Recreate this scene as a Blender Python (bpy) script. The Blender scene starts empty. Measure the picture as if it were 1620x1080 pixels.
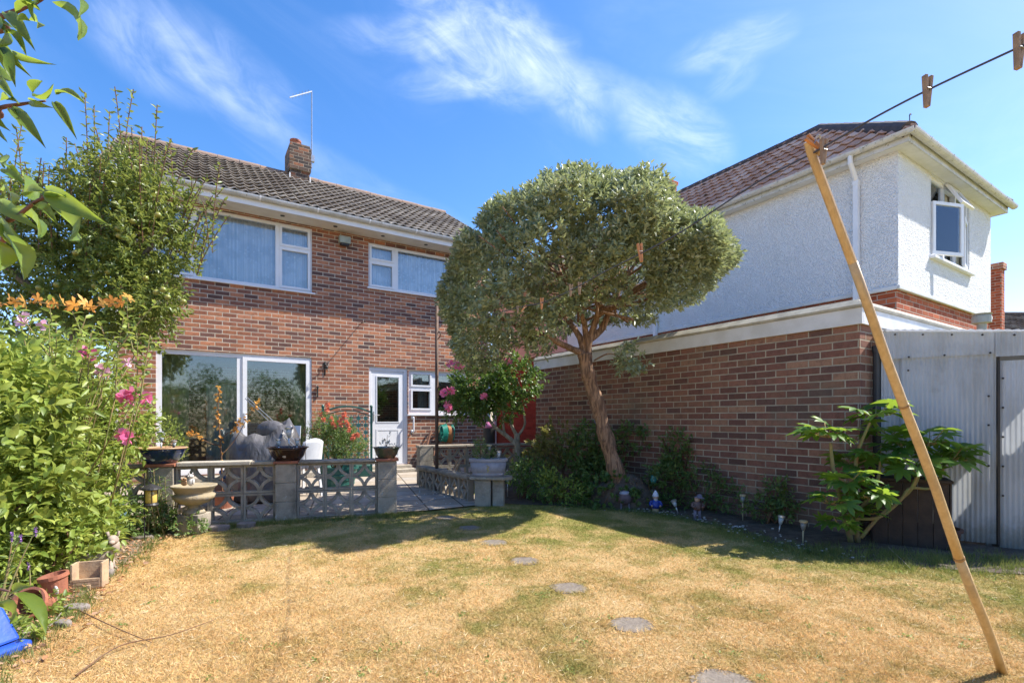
import bpy, bmesh, math, random
import numpy as np
from mathutils import Vector, Matrix
R = math.radians
C = bpy.context.scene.collection
SC = bpy.context.scene

# ---------------------------------------------------------------- camera, sky, sun, exposure
CAM_H = 1.10
F = 790.0; HOR = 663.0                      # focal length and horizon row measured on the 1620 px photograph
cd = bpy.data.cameras.new('camera'); cam = bpy.data.objects.new('camera', cd); C.objects.link(cam)
cam.location = (0, 0, CAM_H); cam.rotation_euler = (R(90), 0, 0)
cd.sensor_width = 36; cd.lens = F / 1620 * 36; cd.shift_y = (HOR - 540) / 1620
cd.clip_start = 0.05; cd.clip_end = 800
SC.camera = cam
SUN_AZ = R(11); SUN_EL = R(50)              # azimuth measured from +X towards +Y
SC.view_settings.view_transform = 'Standard'; SC.view_settings.look = 'None'
SC.view_settings.exposure = 1.10; SC.view_settings.gamma = 1.0

class X:                                    # small expression helper for shader nodes
    def __init__(s, nt, sock): s.nt = nt; s.s = sock
    def _m(s, op, *a, clamp=False):
        n = s.nt.nodes.new('ShaderNodeMath'); n.operation = op; n.use_clamp = clamp
        for i, v in enumerate((s,) + a):
            if isinstance(v, X): s.nt.links.new(v.s, n.inputs[i])
            else: n.inputs[i].default_value = v
        return X(s.nt, n.outputs[0])
    def __add__(s, o): return s._m('ADD', o)
    __radd__ = __add__
    def __sub__(s, o): return s._m('SUBTRACT', o)
    def __rsub__(s, o): return (s * -1) + o
    def __mul__(s, o): return s._m('MULTIPLY', o)
    __rmul__ = __mul__
    def __truediv__(s, o): return s._m('DIVIDE', o)
    def floor(s): return s._m('FLOOR')
    def frac(s): return s._m('FRACT')
    def abs(s): return s._m('ABSOLUTE')
    def mn(s, o): return s._m('MINIMUM', o)
    def mx(s, o): return s._m('MAXIMUM', o)
    def clamp(s): return s._m('ADD', 0.0, clamp=True)
    def pw(s, o): return s._m('POWER', o)
    def smooth(s, a, b):
        n = s.nt.nodes.new('ShaderNodeMapRange'); n.interpolation_type = 'SMOOTHSTEP'
        s.nt.links.new(s.s, n.inputs['Value']); n.inputs['From Min'].default_value = a; n.inputs['From Max'].default_value = b
        return X(s.nt, n.outputs['Result'])
def comb(nt, x, y, z=0.0):
    n = nt.nodes.new('ShaderNodeCombineXYZ')
    for i, v in enumerate((x, y, z)):
        if isinstance(v, X): nt.links.new(v.s, n.inputs[i])
        else: n.inputs[i].default_value = v
    return X(nt, n.outputs[0])
def sep(v):
    n = v.nt.nodes.new('ShaderNodeSeparateXYZ'); v.nt.links.new(v.s, n.inputs[0])
    return [X(v.nt, n.outputs[i]) for i in range(3)]
def noise(v, scale, detail=3, rough=0.55, dist=0.0, col=False):
    n = v.nt.nodes.new('ShaderNodeTexNoise'); v.nt.links.new(v.s, n.inputs['Vector'])
    n.inputs['Scale'].default_value = scale; n.inputs['Detail'].default_value = detail
    n.inputs['Roughness'].default_value = rough; n.inputs['Distortion'].default_value = dist
    return X(v.nt, n.outputs['Color' if col else 'Fac'])
def white(v):
    n = v.nt.nodes.new('ShaderNodeTexWhiteNoise'); n.noise_dimensions = '3D'; v.nt.links.new(v.s, n.inputs['Vector'])
    return X(v.nt, n.outputs['Value'])
def voro(v, scale, feat='F1', out='Distance'):
    n = v.nt.nodes.new('ShaderNodeTexVoronoi'); n.feature = feat; v.nt.links.new(v.s, n.inputs['Vector'])
    n.inputs['Scale'].default_value = scale
    return X(v.nt, n.outputs[out])
def mixc(nt, f, a, b, mode='MIX'):
    n = nt.nodes.new('ShaderNodeMix'); n.data_type = 'RGBA'; n.blend_type = mode
    for sck, v in ((n.inputs[0], f), (n.inputs[6], a), (n.inputs[7], b)):
        if isinstance(v, X): nt.links.new(v.s, sck)
        elif isinstance(v, (tuple, list)): sck.default_value = (*v[:3], 1)
        else: sck.default_value = v
    return X(nt, n.outputs[2])
def ramp(f, stops, const=False):
    n = f.nt.nodes.new('ShaderNodeValToRGB'); f.nt.links.new(f.s, n.inputs[0]); cr = n.color_ramp
    if const: cr.interpolation = 'CONSTANT'
    while len(cr.elements) < len(stops): cr.elements.new(0.5)
    for e, (p, c) in zip(cr.elements, stops): e.position = p; e.color = (*c, 1)
    return X(f.nt, n.outputs[0])
def coord(nt, which='Object'):
    n = nt.nodes.new('ShaderNodeTexCoord'); return X(nt, n.outputs[which])
def island(nt):
    n = nt.nodes.new('ShaderNodeNewGeometry'); return X(nt, n.outputs['Random Per Island'])

# world: clear summer sky with thin cirrus
w = bpy.data.worlds.new('World'); SC.world = w; w.use_nodes = True
nt = w.node_tree; nt.nodes.clear()
out = nt.nodes.new('ShaderNodeOutputWorld'); bg = nt.nodes.new('ShaderNodeBackground'); nt.links.new(bg.outputs[0], out.inputs[0])
sky = nt.nodes.new('ShaderNodeTexSky'); sky.sky_type = 'NISHITA'; sky.sun_disc = False
sky.sun_elevation = SUN_EL; sky.sun_rotation = R(90) - SUN_AZ
sky.air_density = 1.0; sky.dust_density = 0.6; sky.ozone_density = 3.0
dv = coord(nt, 'Generated'); dx, dy, dz = sep(dv)
az = dx._m('ARCTAN2', dy); el = dz._m('ARCSINE')
wv = comb(nt, az * 1.0, el * 1.0, 0.0)
wob = noise(wv, 5.0, 4, 0.6)
def streak(ang, s1, s2, seed, dist=1.2):
    c, s = math.cos(ang), math.sin(ang)
    p = comb(nt, (az * c + el * s) * s1, (el * c - az * s) * s2, seed)
    return noise(p, 1.0, 9, 0.62, dist)
def puff(a0, e0, ra, re, ang, amp):
    c, s = math.cos(ang), math.sin(ang)
    u_ = ((az - a0) * c + (el - e0) * s) / ra; v_ = ((el - e0) * c - (az - a0) * s) / re
    d = u_ * u_ + v_ * v_ + (wob - 0.5) * 1.2
    return (1.0 - d.smooth(0.0, 1.0)) * amp
def azel(px, py):
    v = Vector(((px - 810) / F, 1, (HOR - py) / F)).normalized()
    return math.atan2(v.x, v.y), math.asin(v.z)
mask = None
for (px, py, ra, re, an, amp, sd) in [(250, 80, .13, .07, -.25, .42, 1.3), (370, 120, .16, .06, -.45, .40, 2.1), (770, 70, .22, .09, -.25, .75, 3.7), (640, 60, .2, .035, .08, .35, 8.8),
                                      (870, 125, .16, .06, -.6, .62, 4.2), (700, 135, .13, .03, .1, .45, 7.7), (1060, 205, .14, .07, -.5, .6, 5.5), (1150, 76, .13, .035, .02, .42, 6.4), (1160, 125, .06, .03, .3, .25, 3.4),
                                      (980, 150, .14, .04, -.45, .35, 9.1), (420, 215, .22, .05, -.55, .22, 6.1), (560, 280, .3, .03, -.3, .15, 9.9), (1400, 300, .5, .12, .1, .10, 2.9)]:
    a0, e0 = azel(px, py)
    st = streak(an, 6.0, 15.0, sd).smooth(0.33, 0.78)
    m = puff(a0, e0, ra, re, an, amp) * (st * 0.88 + 0.12)
    mask = m if mask is None else mask + m
mask = (mask * 1.0 + streak(-.35, 1.6, 5.0, 20.0).smooth(0.45, 0.9) * 0.12).clamp()
hs = nt.nodes.new('ShaderNodeHueSaturation'); nt.links.new(sky.outputs[0], hs.inputs['Color']); hs.inputs['Saturation'].default_value = 1.3
col = mixc(nt, mask * .52, mixc(nt, 1.0, X(nt, hs.outputs[0]), (1.05, .89, .93), 'MULTIPLY'), (5.6, 6.0, 7.2))
nt.links.new(col.s, bg.inputs[0]); bg.inputs[1].default_value = 0.145

sd_ = Vector((math.cos(SUN_AZ) * math.cos(SUN_EL), math.sin(SUN_AZ) * math.cos(SUN_EL), math.sin(SUN_EL)))
sl = bpy.data.lights.new('sun', 'SUN'); sl.energy = 4.3; sl.angle = R(0.53); sl.color = (1.0, 0.95, 0.87)
so = bpy.data.objects.new('sun', sl); C.objects.link(so); so.rotation_euler = (-sd_).to_track_quat('-Z', 'Y').to_euler(); so.location = (20, 5, 25)

# ---------------------------------------------------------------- helpers
def at(px, py, Y): return Vector(((px - 810) / F * Y, Y, CAM_H + (HOR - py) / F * Y))
def gp(px, py, z=0.0):
    Y = (CAM_H - z) * F / (py - HOR); return Vector(((px - 810) / F * Y, Y, z))
FR = {}                                      # frame (matrix) of every thing
def tag(o, label=None, cat=None, group=None, kind=None):
    if label: o['label'] = label
    if cat: o['category'] = cat
    if group: o['group'] = group
    if kind: o['kind'] = kind
    return o
def thing(name, label, cat, loc=(0, 0, 0), rz=0.0, group=None):
    o = bpy.data.objects.new(name, None); C.objects.link(o); o.empty_display_size = 0.1
    o.location = loc; o.rotation_euler = (0, 0, rz)
    FR[o.name] = Matrix.Translation(Vector(loc)) @ Matrix.Rotation(rz, 4, 'Z')
    return tag(o, label, cat, group)
def copy_tree(o, parent=None):
    c = o.copy(); C.objects.link(c)
    if parent is not None: c.parent = parent
    for ch in [q for q in C.objects if q.parent == o]: copy_tree(ch, c)
    return c
def root_frame(p):
    while p.parent: p = p.parent
    return FR.get(p.name, Matrix.Identity(4))
def link_mesh(name, me, mat, parent=None, world=False, loc=None, smooth=False, bevel=0):
    o = bpy.data.objects.new(name, me); C.objects.link(o)
    if mat is not None and not me.materials:
        for m in (mat if isinstance(mat, (list, tuple)) else [mat]): me.materials.append(m)
    if parent is not None:
        o.parent = parent
        if world: me.transform(root_frame(parent).inverted())
    elif loc is not None:
        me.transform(Matrix.Translation(-Vector(loc))); o.location = loc
    if smooth: me.polygons.foreach_set('use_smooth', [True] * len(me.polygons))
    if bevel:
        b = o.modifiers.new('bevel', 'BEVEL'); b.width = bevel; b.segments = 2; b.limit_method = 'ANGLE'; b.angle_limit = R(40)
    return o

class MB:
    def __init__(s): s.v = []; s.f = []; s.mi = []; s.cm = 0; s.uv = {}
    def add(s, vs, fs):
        b = len(s.v); s.v += [tuple(v) for v in vs]
        for f in fs: s.f.append(tuple(b + i for i in f)); s.mi.append(s.cm)
        return s
    def quad(s, a, b, c, d): return s.add([a, b, c, d], [(0, 1, 2, 3)])
    def box(s, x0, x1, y0, y1, z0, z1, M=None):
        vs = [Vector((x, y, z)) for z in (z0, z1) for y in (y0, y1) for x in (x0, x1)]
        if M is not None: vs = [M @ v for v in vs]
        return s.add(vs, [(0, 2, 3, 1), (4, 5, 7, 6), (0, 1, 5, 4), (2, 6, 7, 3), (0, 4, 6, 2), (1, 3, 7, 5)])
    def bar(s, a, b, w, h, up=(0, 0, 1)):      # box along a segment
        a, b = Vector(a), Vector(b); d = b - a; L = d.length; d.normalize(); up = Vector(up)
        if abs(d.dot(up)) > 0.98: up = Vector((0, 1, 0))
        sd = d.cross(up).normalized(); up = sd.cross(d)
        M = Matrix((( d.x, sd.x, up.x, a.x), (d.y, sd.y, up.y, a.y), (d.z, sd.z, up.z, a.z), (0, 0, 0, 1)))
        return s.box(0, L, -w / 2, w / 2, -h / 2, h / 2, M)
    def plate(s, x0, x1, z0, z1, holes, y0, y1, M=None):   # slab in the x-z plane with rectangular openings
        xs = sorted({x0, x1, *[h[0] for h in holes], *[h[1] for h in holes]}); zs = sorted({z0, z1, *[h[2] for h in holes], *[h[3] for h in holes]})
        xs = [x for x in xs if x0 <= x <= x1]; zs = [z for z in zs if z0 <= z <= z1]
        def hole(i, k):
            if i < 0 or k < 0 or i >= len(xs) - 1 or k >= len(zs) - 1: return True
            cx = (xs[i] + xs[i + 1]) / 2; cz = (zs[k] + zs[k + 1]) / 2
            return any(h[0] < cx < h[1] and h[2] < cz < h[3] for h in holes)
        T = (lambda p: M @ Vector(p)) if M is not None else (lambda p: Vector(p))
        for i in range(len(xs) - 1):
            for k in range(len(zs) - 1):
                if hole(i, k): continue
                a, b, c, d = xs[i], xs[i + 1], zs[k], zs[k + 1]
                s.add([T(p) for p in ((a, y0, c), (b, y0, c), (b, y0, d), (a, y0, d))], [(0, 1, 2, 3)])
                s.add([T(p) for p in ((a, y1, c), (a, y1, d), (b, y1, d), (b, y1, c))], [(0, 1, 2, 3)])
                if hole(i - 1, k): s.add([T(p) for p in ((a, y0, c), (a, y0, d), (a, y1, d), (a, y1, c))], [(0, 1, 2, 3)])
                if hole(i + 1, k): s.add([T(p) for p in ((b, y0, c), (b, y1, c), (b, y1, d), (b, y0, d))], [(0, 1, 2, 3)])
                if hole(i, k - 1): s.add([T(p) for p in ((a, y0, c), (a, y1, c), (b, y1, c), (b, y0, c))], [(0, 1, 2, 3)])
                if hole(i, k + 1): s.add([T(p) for p in ((a, y0, d), (b, y0, d), (b, y1, d), (a, y1, d))], [(0, 1, 2, 3)])
        return s
    def tube(s, pts, rad, n=8, cap=True, jit=0.0, seed=0):
        pts = [Vector(p) for p in pts]; rnd = random.Random(seed)
        if not isinstance(rad, (list, tuple)): rad = [rad] * len(pts)
        T = []
        for i in range(len(pts)):
            d = pts[min(i + 1, len(pts) - 1)] - pts[max(i - 1, 0)]; T.append(d.normalized() if d.length > 1e-9 else Vector((0, 0, 1)))
        u = T[0].orthogonal().normalized(); vs = []
        for i, p in enumerate(pts):
            u = (u - T[i] * u.dot(T[i])).normalized(); v = T[i].cross(u)
            for k in range(n):
                a = 2 * math.pi * k / n; r = rad[i] * (1 + jit * (rnd.random() - .5) * 2)
                vs.append(p + (u * math.cos(a) + v * math.sin(a)) * r)
        fs = []
        for i in range(len(pts) - 1):
            for k in range(n): fs.append((i * n + k, i * n + (k + 1) % n, (i + 1) * n + (k + 1) % n, (i + 1) * n + k))
        if cap: fs.append(tuple(range(n))[::-1]); fs.append(tuple((len(pts) - 1) * n + k for k in range(n)))
        return s.add(vs, fs)
    def lathe(s, prof, n=20, c=(0, 0, 0), sx=1, sy=1, M=None, flute=0):
        vs = []; c = Vector(c)
        for r, z in prof:
            for k in range(n):
                a = 2 * math.pi * k / n; rr = r * (1 + (flute * abs(math.sin(a * 6)) if 0 else 0))
                p = Vector((rr * math.cos(a) * sx, rr * math.sin(a) * sy, z))
                vs.append((M @ p if M is not None else p) + c)
        fs = []
        for i in range(len(prof) - 1):
            for k in range(n): fs.append((i * n + k, i * n + (k + 1) % n, (i + 1) * n + (k + 1) % n, (i + 1) * n + k))
        fs.append(tuple(range(n))[::-1]); fs.append(tuple((len(prof) - 1) * n + k for k in range(n)))
        return s.add(vs, fs)
    def ball(s, c, r, n=12, m=8, sc=(1, 1, 1), jit=0, seed=0):
        c = Vector(c); rnd = random.Random(seed); vs = []
        for i in range(1, m):
            for k in range(n):
                a = 2 * math.pi * k / n; b = math.pi * i / m; q = r * (1 + jit * (rnd.random() - .5))
                vs.append(c + Vector((q * math.sin(b) * math.cos(a) * sc[0], q * math.sin(b) * math.sin(a) * sc[1], -q * math.cos(b) * sc[2])))
        t = len(vs); vs += [c - Vector((0, 0, r * sc[2])), c + Vector((0, 0, r * sc[2]))]
        fs = [(i * n + k, i * n + (k + 1) % n, (i + 1) * n + (k + 1) % n, (i + 1) * n + k) for i in range(m - 2) for k in range(n)]
        fs += [((k + 1) % n, k, t) for k in range(n)] + [((m - 2) * n + k, (m - 2) * n + (k + 1) % n, t + 1) for k in range(n)]
        return s.add(vs, fs)
    def prism(s, poly, z0, z1):                 # polygon in x-y extruded in z
        n = len(poly); vs = [(x, y, z0) for x, y in poly] + [(x, y, z1) for x, y in poly]
        return s.add(vs, [tuple(range(n))[::-1], tuple(range(n, 2 * n))] + [(i, (i + 1) % n, n + (i + 1) % n, n + i) for i in range(n)])
    def mesh(s, name):
        me = bpy.data.meshes.new(name); me.from_pydata(s.v, [], s.f)
        if any(s.mi): me.polygons.foreach_set('material_index', s.mi)
        return me
    def build(s, name, mat, parent=None, **k): return link_mesh(name, s.mesh(name), mat, parent, **k)

def smooth_path(pts, n=5):
    P = [Vector(p) for p in pts]; out = []
    for i in range(len(P) - 1):
        a, b, c, d = P[max(i - 1, 0)], P[i], P[i + 1], P[min(i + 2, len(P) - 1)]
        for k in range(n):
            t = k / n
            out.append(0.5 * ((2 * b) + (c - a) * t + (2 * a - 5 * b + 4 * c - d) * t * t + (3 * b - a - 3 * c + d) * t ** 3))
    out.append(P[-1]); return out
def taper(n, a, b): return [a + (b - a) * i / (n - 1) for i in range(n)]

def np_mesh(name, V, Fs):                       # V (n,3); Fs list of (m,k) index arrays
    me = bpy.data.meshes.new(name); me.vertices.add(len(V)); me.vertices.foreach_set('co', np.ascontiguousarray(V, dtype=np.float32).ravel())
    nl = sum(f.size for f in Fs); npoly = sum(len(f) for f in Fs)
    me.loops.add(nl); me.polygons.add(npoly)
    me.loops.foreach_set('vertex_index', np.concatenate([f.ravel() for f in Fs]).astype(np.int32))
    tot = np.concatenate([np.full(len(f), f.shape[1]) for f in Fs]); st = np.concatenate([[0], np.cumsum(tot)[:-1]])
    me.polygons.foreach_set('loop_start', st.astype(np.int32)); me.polygons.foreach_set('loop_total', tot.astype(np.int32))
    me.update(calc_edges=True); return me

def _palmate(n=7, notch=.42):
    vs = [(0, 0, 0)]; fs = []
    for k in range(n):
        a = R(-125 + 250 * k / (n - 1)); r = 1.0 - .25 * abs(k - (n - 1) / 2) / ((n - 1) / 2); w_ = R(250 / (n - 1) / 2)
        for (aa, rr, zz) in ((a - w_, notch, .02), (a - w_ * .62, .72 * r, -.03), (a, r, -.16), (a + w_ * .62, .72 * r, -.03)):
            vs.append((rr * math.cos(aa), rr * math.sin(aa), zz))
        vs.append((.72 * r * math.cos(a), .72 * r * math.sin(a), -.09))
    for k in range(n):
        b = 1 + 5 * k; nx = 1 + 5 * (k + 1) if k < n - 1 else None
        m = b + 4
        fs += [(0, b, b + 1, m), (b + 1, b + 2, m), (m, b + 2, b + 3)]
        fs.append((0, m, b + 3, nx) if nx else (0, m, b + 3))
    return vs, fs
TPL = {
 'diamond': ([(0, 0, 0), (.45, .5, .05), (1, 0, -.12), (.45, -.5, .05)], [(0, 1, 2), (0, 2, 3)]),
 'blade': ([(0, .5, 0), (0, -.5, 0), (1, 0, 0)], [(0, 1, 2)]),
 'long': ([(0, .3, 0), (0, -.3, 0), (.5, .5, .0), (.5, -.5, .0), (1, 0, -.25)], [(0, 1, 3, 2), (2, 3, 4)]),
 'leaf': ([(0, 0, 0), (.28, .46, .06), (.68, .36, .02), (1, 0, -.22), (.68, -.36, .02), (.28, -.46, .06), (.3, 0, -.01), (.68, 0, -.08)],
          [(0, 6, 1), (1, 6, 7, 2), (2, 7, 3), (0, 5, 6), (5, 4, 7, 6), (4, 3, 7)]),
 'palmate': _palmate(7), 'star': _palmate(5, .3),
 'bigleaf': ([(0, 0, 0)] + [q for t, w_, z in ((.12, .2, .03), (.28, .42, .06), (.46, .5, .06), (.64, .43, .02), (.8, .28, -.06), (.92, .12, -.14)) for q in ((t, w_, z + .05), (t, 0, z - .03), (t, -w_, z + .05))] + [(1, 0, -.2)],
   [(0, 2, 1), (0, 3, 2)] + [f for k in range(5) for f in ((1 + 3 * k, 2 + 3 * k, 5 + 3 * k, 4 + 3 * k), (2 + 3 * k, 3 + 3 * k, 6 + 3 * k, 5 + 3 * k))] + [(16, 17, 19), (17, 18, 19)]),
 'petal': ([(0, 0, 0), (.5, .5, .15), (1, .35, .1), (1.05, -.3, .12), (.5, -.5, .15)], [(0, 1, 2, 3, 4)]),
}
def nrm(a): return a / np.maximum(np.linalg.norm(a, axis=-1, keepdims=True), 1e-9)
RS = np.random.RandomState(7)
def leaf_arrays(P, D, L, W, kind, up=0.8, flip=None):
    vs, fs = TPL[kind]; P = np.asarray(P, float); D = nrm(np.asarray(D, float)); N = len(P)
    L = np.broadcast_to(L, (N,)); W = np.broadcast_to(W, (N,))
    U = nrm(np.array([0, 0, up]) + RS.normal(size=(N, 3)) * 0.55); S = nrm(np.cross(D, U)); Nn = np.cross(S, D)
    T = np.array(vs); V = (P[:, None, :] + T[None, :, 0, None] * L[:, None, None] * D[:, None, :] + T[None, :, 1, None] * W[:, None, None] * S[:, None, :]
                           + T[None, :, 2, None] * L[:, None, None] * Nn[:, None, :]).reshape(-1, 3)
    by = {}
    for f in fs: by.setdefault(len(f), []).append(f)
    base = (np.arange(N) * len(vs))[:, None, None]
    return V, [(np.array(g)[None] + base).reshape(-1, k) for k, g in by.items()]
def leaf_obj(name, mat, parent, P, D, L, W, kind='diamond', up=0.8, loc=None, smooth=False):
    V, Fs = leaf_arrays(P, D, L, W, kind, up)
    return link_mesh(name, np_mesh(name, V, Fs), mat, parent, world=parent is not None, loc=loc, smooth=smooth)
def sprig(cent, axis, n, tl, spread=1.0):       # leaves arranged round short twigs
    cent = np.asarray(cent, float); axis = nrm(np.asarray(axis, float)); m = len(cent)
    t = np.tile(np.linspace(0.0, 1, n), m) + RS.uniform(-.05, .05, m * n)
    c = np.repeat(cent, n, 0); a = np.repeat(axis, n, 0); tlr = np.repeat(np.broadcast_to(tl, (m,)) * RS.uniform(.6, 1.3, m), n)
    rd = RS.normal(size=(m * n, 3)); rd = nrm(rd - a * (rd * a).sum(1, keepdims=True))
    P = c + a * (t * tlr)[:, None]; D = nrm(a * (0.25 + 0.9 * t)[:, None] + rd * spread)
    return P, D
def shell(c, r, n, lo=0.55, up=True):             # points spread through the outer part of an ellipsoid, with outward directions
    d = nrm(RS.normal(size=(n, 3))); rad = RS.uniform(lo, 1.0, n) ** 0.6
    bump = 1 + .18 * np.sin(d[:, 0] * 7 + c[0] * 3) * np.sin(d[:, 2] * 6 + c[1]) + .1 * np.sin(d[:, 1] * 13)
    p = np.array(c) + d * np.array(r) * (rad * bump)[:, None]
    o = nrm(d / np.array(r)); return p, o
def blob_leaves(blobs, n_leaf, tl, updir=0.5, lo=.5):
    Ps, Ds = [], []
    for (c, r, n) in blobs:
        p, o = shell(c, r, n, lo); a = nrm(o + np.array([0, 0, updir]) + RS.normal(size=o.shape) * .35)
        P, D = sprig(p, a, n_leaf, tl); Ps.append(P); Ds.append(D)
    return np.concatenate(Ps), np.concatenate(Ds)

# ---------------------------------------------------------------- materials
def new_mat(name):
    m = bpy.data.materials.new(name); m.use_nodes = True; nt = m.node_tree
    b = nt.nodes['Principled BSDF']; return m, nt, b
def setc(nt, b, col, rough=None, spec=None):
    if isinstance(col, X): nt.links.new(col.s, b.inputs['Base Color'])
    else: b.inputs['Base Color'].default_value = (*col, 1)
    if rough is not None:
        if isinstance(rough, X): nt.links.new(rough.s, b.inputs['Roughness'])
        else: b.inputs['Roughness'].default_value = rough
    if spec is not None: b.inputs['Specular IOR Level'].default_value = spec
def bump(nt, b, h, dist, strength=1.0):
    n = nt.nodes.new('ShaderNodeBump'); nt.links.new(h.s, n.inputs['Height']); n.inputs['Distance'].default_value = dist
    n.inputs['Strength'].default_value = strength; nt.links.new(n.outputs[0], b.inputs['Normal'])
def M_plain(name, c1, c2=None, rough=.6, scale=6, bd=0.0, bs=40, metal=0, spots=None, co='Object'):
    m, nt, b = new_mat(name); v = coord(nt, co); c2 = c2 or tuple(x * .75 for x in c1)
    n = noise(v, scale, 5, .6)
    col = mixc(nt, n.smooth(.35, .68), c1, c2)
    if spots: col = mixc(nt, noise(v, spots[1], 4, .7).smooth(spots[2], spots[2] + .08), col, spots[0])
    setc(nt, b, col, rough); b.inputs['Metallic'].default_value = metal
    if bd: bump(nt, b, noise(v, bs, 4, .6), bd)
    return m
def M_brick(name, tones, mortar,  row=.075, wid=.225, mw=.0055, bd=.004, dark=None, stain=None):
    m, nt, b = new_mat(name); v = coord(nt); x, y, z = sep(v)
    wv = noise(v, 9, 3); uu = x + y + (wv - .5) * .006 + 10.0; vv = z + (noise(v, 7, 3) - .5) * .005 + 10.0
    ri = (vv / row).floor(); off = (ri * .5).frac()      # 0 or .5
    cu = uu / wid + off; ci = cu.floor(); fu = cu.frac() * wid; fv = (vv / row).frac() * row
    fu2 = fu.mn(fu * -1 + wid); fv2 = fv.mn(fv * -1 + row)
    d = fu2.mn(fv2) + (noise(v, 90, 3) - .5) * .004
    brick = d.smooth(mw - .0018, mw + .0018)
    rn = white(comb(nt, ci, ri, .5)); rn2 = white(comb(nt, ci, ri, 7.5))
    bc = ramp(rn, tones)
    fine = noise(v, 60, 5, .7)
    bc = mixc(nt, (noise(v, 14, 4, .6)).smooth(.4, .8) * .45, bc, tuple(c * .55 for c in tones[0][1]))
    bc = mixc(nt, 1.0, bc, ramp(rn2, [(0, (.84, .84, .84)), (1, (1.15, 1.15, 1.15))]), 'MULTIPLY')
    bc = mixc(nt, .5, bc, ramp(fine, [(.25, (.6, .6, .6)), (.75, (1.35, 1.35, 1.35))]), 'MULTIPLY')
    mc = mixc(nt, noise(v, 5, 4).smooth(.35, .7), mortar, tuple(c * .72 for c in mortar))
    c = mixc(nt, brick, mc, bc)
    if stain: c = mixc(nt, noise(comb(nt, x * 1.0 + y, z * 1.0, 3.0), 1.3, 6, .65).smooth(.52 - (.06 if stain[1] > .7 else 0), .75 - (.14 if stain[1] > .7 else 0)) * stain[1], c, stain[0])
    damp = (noise(v, 2.5, 5, .7) * .9 - z * .9 + .15).smooth(0.0, .6)
    c = mixc(nt, damp * .5, c, (.10, .095, .085))
    setc(nt, b, c, .88, .25)
    bump(nt, b, brick * 1.0 + fine * .35 + noise(v, 200, 2) * .2, bd)
    return m
def M_tile(name, tones, lichen=None, course=.34, tw=.36):
    m, nt, b = new_mat(name); n = nt.nodes.new('ShaderNodeUVMap'); n.uv_map = 'UVMap'; v = X(nt, n.outputs[0]); x, y, z = sep(v)
    o = coord(nt)
    ri = (y / course + .02).floor(); ci = (x / tw).floor()
    c = ramp(white(comb(nt, ci, ri, 1.5)), tones)
    c = mixc(nt, .55, c, ramp(noise(o, 30, 6, .7), [(.25, (.5, .5, .5)), (.75, (1.4, 1.4, 1.4))]), 'MULTIPLY')
    c = mixc(nt, noise(o, 2.2, 5, .7).smooth(.5, .75) * .5, c, tuple(k * .5 for k in tones[0][1]))
    if lichen: c = mixc(nt, noise(o, lichen[1], 5, .75).smooth(lichen[2], lichen[2] + .08), c, lichen[0])
    setc(nt, b, c, .9, .2); bump(nt, b, noise(o, 120, 4, .7), .003)
    return m
def M_leaf(name, cols, rough=.42, trans=.3, tcol=None, spec=.5):
    m, nt, b = new_mat(name); f = island(nt); c = ramp(f, [(i / max(1, len(cols) - 1), q) for i, q in enumerate(cols)])
    o = coord(nt); c = mixc(nt, .5, c, ramp(noise(o, 1.7, 3), [(.3, (.72, .72, .72)), (.7, (1.25, 1.25, 1.2))]), 'MULTIPLY')
    setc(nt, b, c, rough, spec)
    t = nt.nodes.new('ShaderNodeBsdfTranslucent'); tc = mixc(nt, .6, c, tcol or tuple(min(1, k * 2.2) for k in cols[-1])); nt.links.new(tc.s, t.inputs[0])
    mx = nt.nodes.new('ShaderNodeMixShader'); mx.inputs[0].default_value = trans
    nt.links.new(b.outputs[0], mx.inputs[1]); nt.links.new(t.outputs[0], mx.inputs[2])
    nt.links.new(mx.outputs[0], nt.nodes['Material Output'].inputs[0]); return m
def M_bark(name, c1, c2, zs=.18, scale=30, bd=.012):
    m, nt, b = new_mat(name); v = coord(nt); x, y, z = sep(v); p = comb(nt, x, y, z * zs)
    n = noise(p, scale, 6, .65, .6); c = mixc(nt, n.smooth(.35, .65), c1, c2)
    setc(nt, b, c, .85, .2); bump(nt, b, n, bd); return m
def M_glass(name, tint=(.9, .95, .95), ior=1.9, base=0.05):
    m, nt, b = new_mat(name); nt.nodes.remove(b)
    fr = nt.nodes.new('ShaderNodeFresnel'); fr.inputs[0].default_value = ior
    g = nt.nodes.new('ShaderNodeBsdfGlossy'); g.inputs['Roughness'].default_value = .03; g.inputs[0].default_value = (.92, .96, 1, 1)
    v = coord(nt); n = nt.nodes.new('ShaderNodeBump'); nt.links.new(noise(v, 1.6, 1).s, n.inputs['Height']); n.inputs['Distance'].default_value = .0012
    nt.links.new(n.outputs[0], g.inputs['Normal'])
    t = nt.nodes.new('ShaderNodeBsdfTransparent'); t.inputs[0].default_value = (*tint, 1)
    mx = nt.nodes.new('ShaderNodeMixShader'); f = X(nt, fr.outputs[0]) + base; nt.links.new(f.s, mx.inputs[0])
    nt.links.new(t.outputs[0], mx.inputs[1]); nt.links.new(g.outputs[0], mx.inputs[2]); nt.links.new(mx.outputs[0], nt.nodes['Material Output'].inputs[0]); return m

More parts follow.
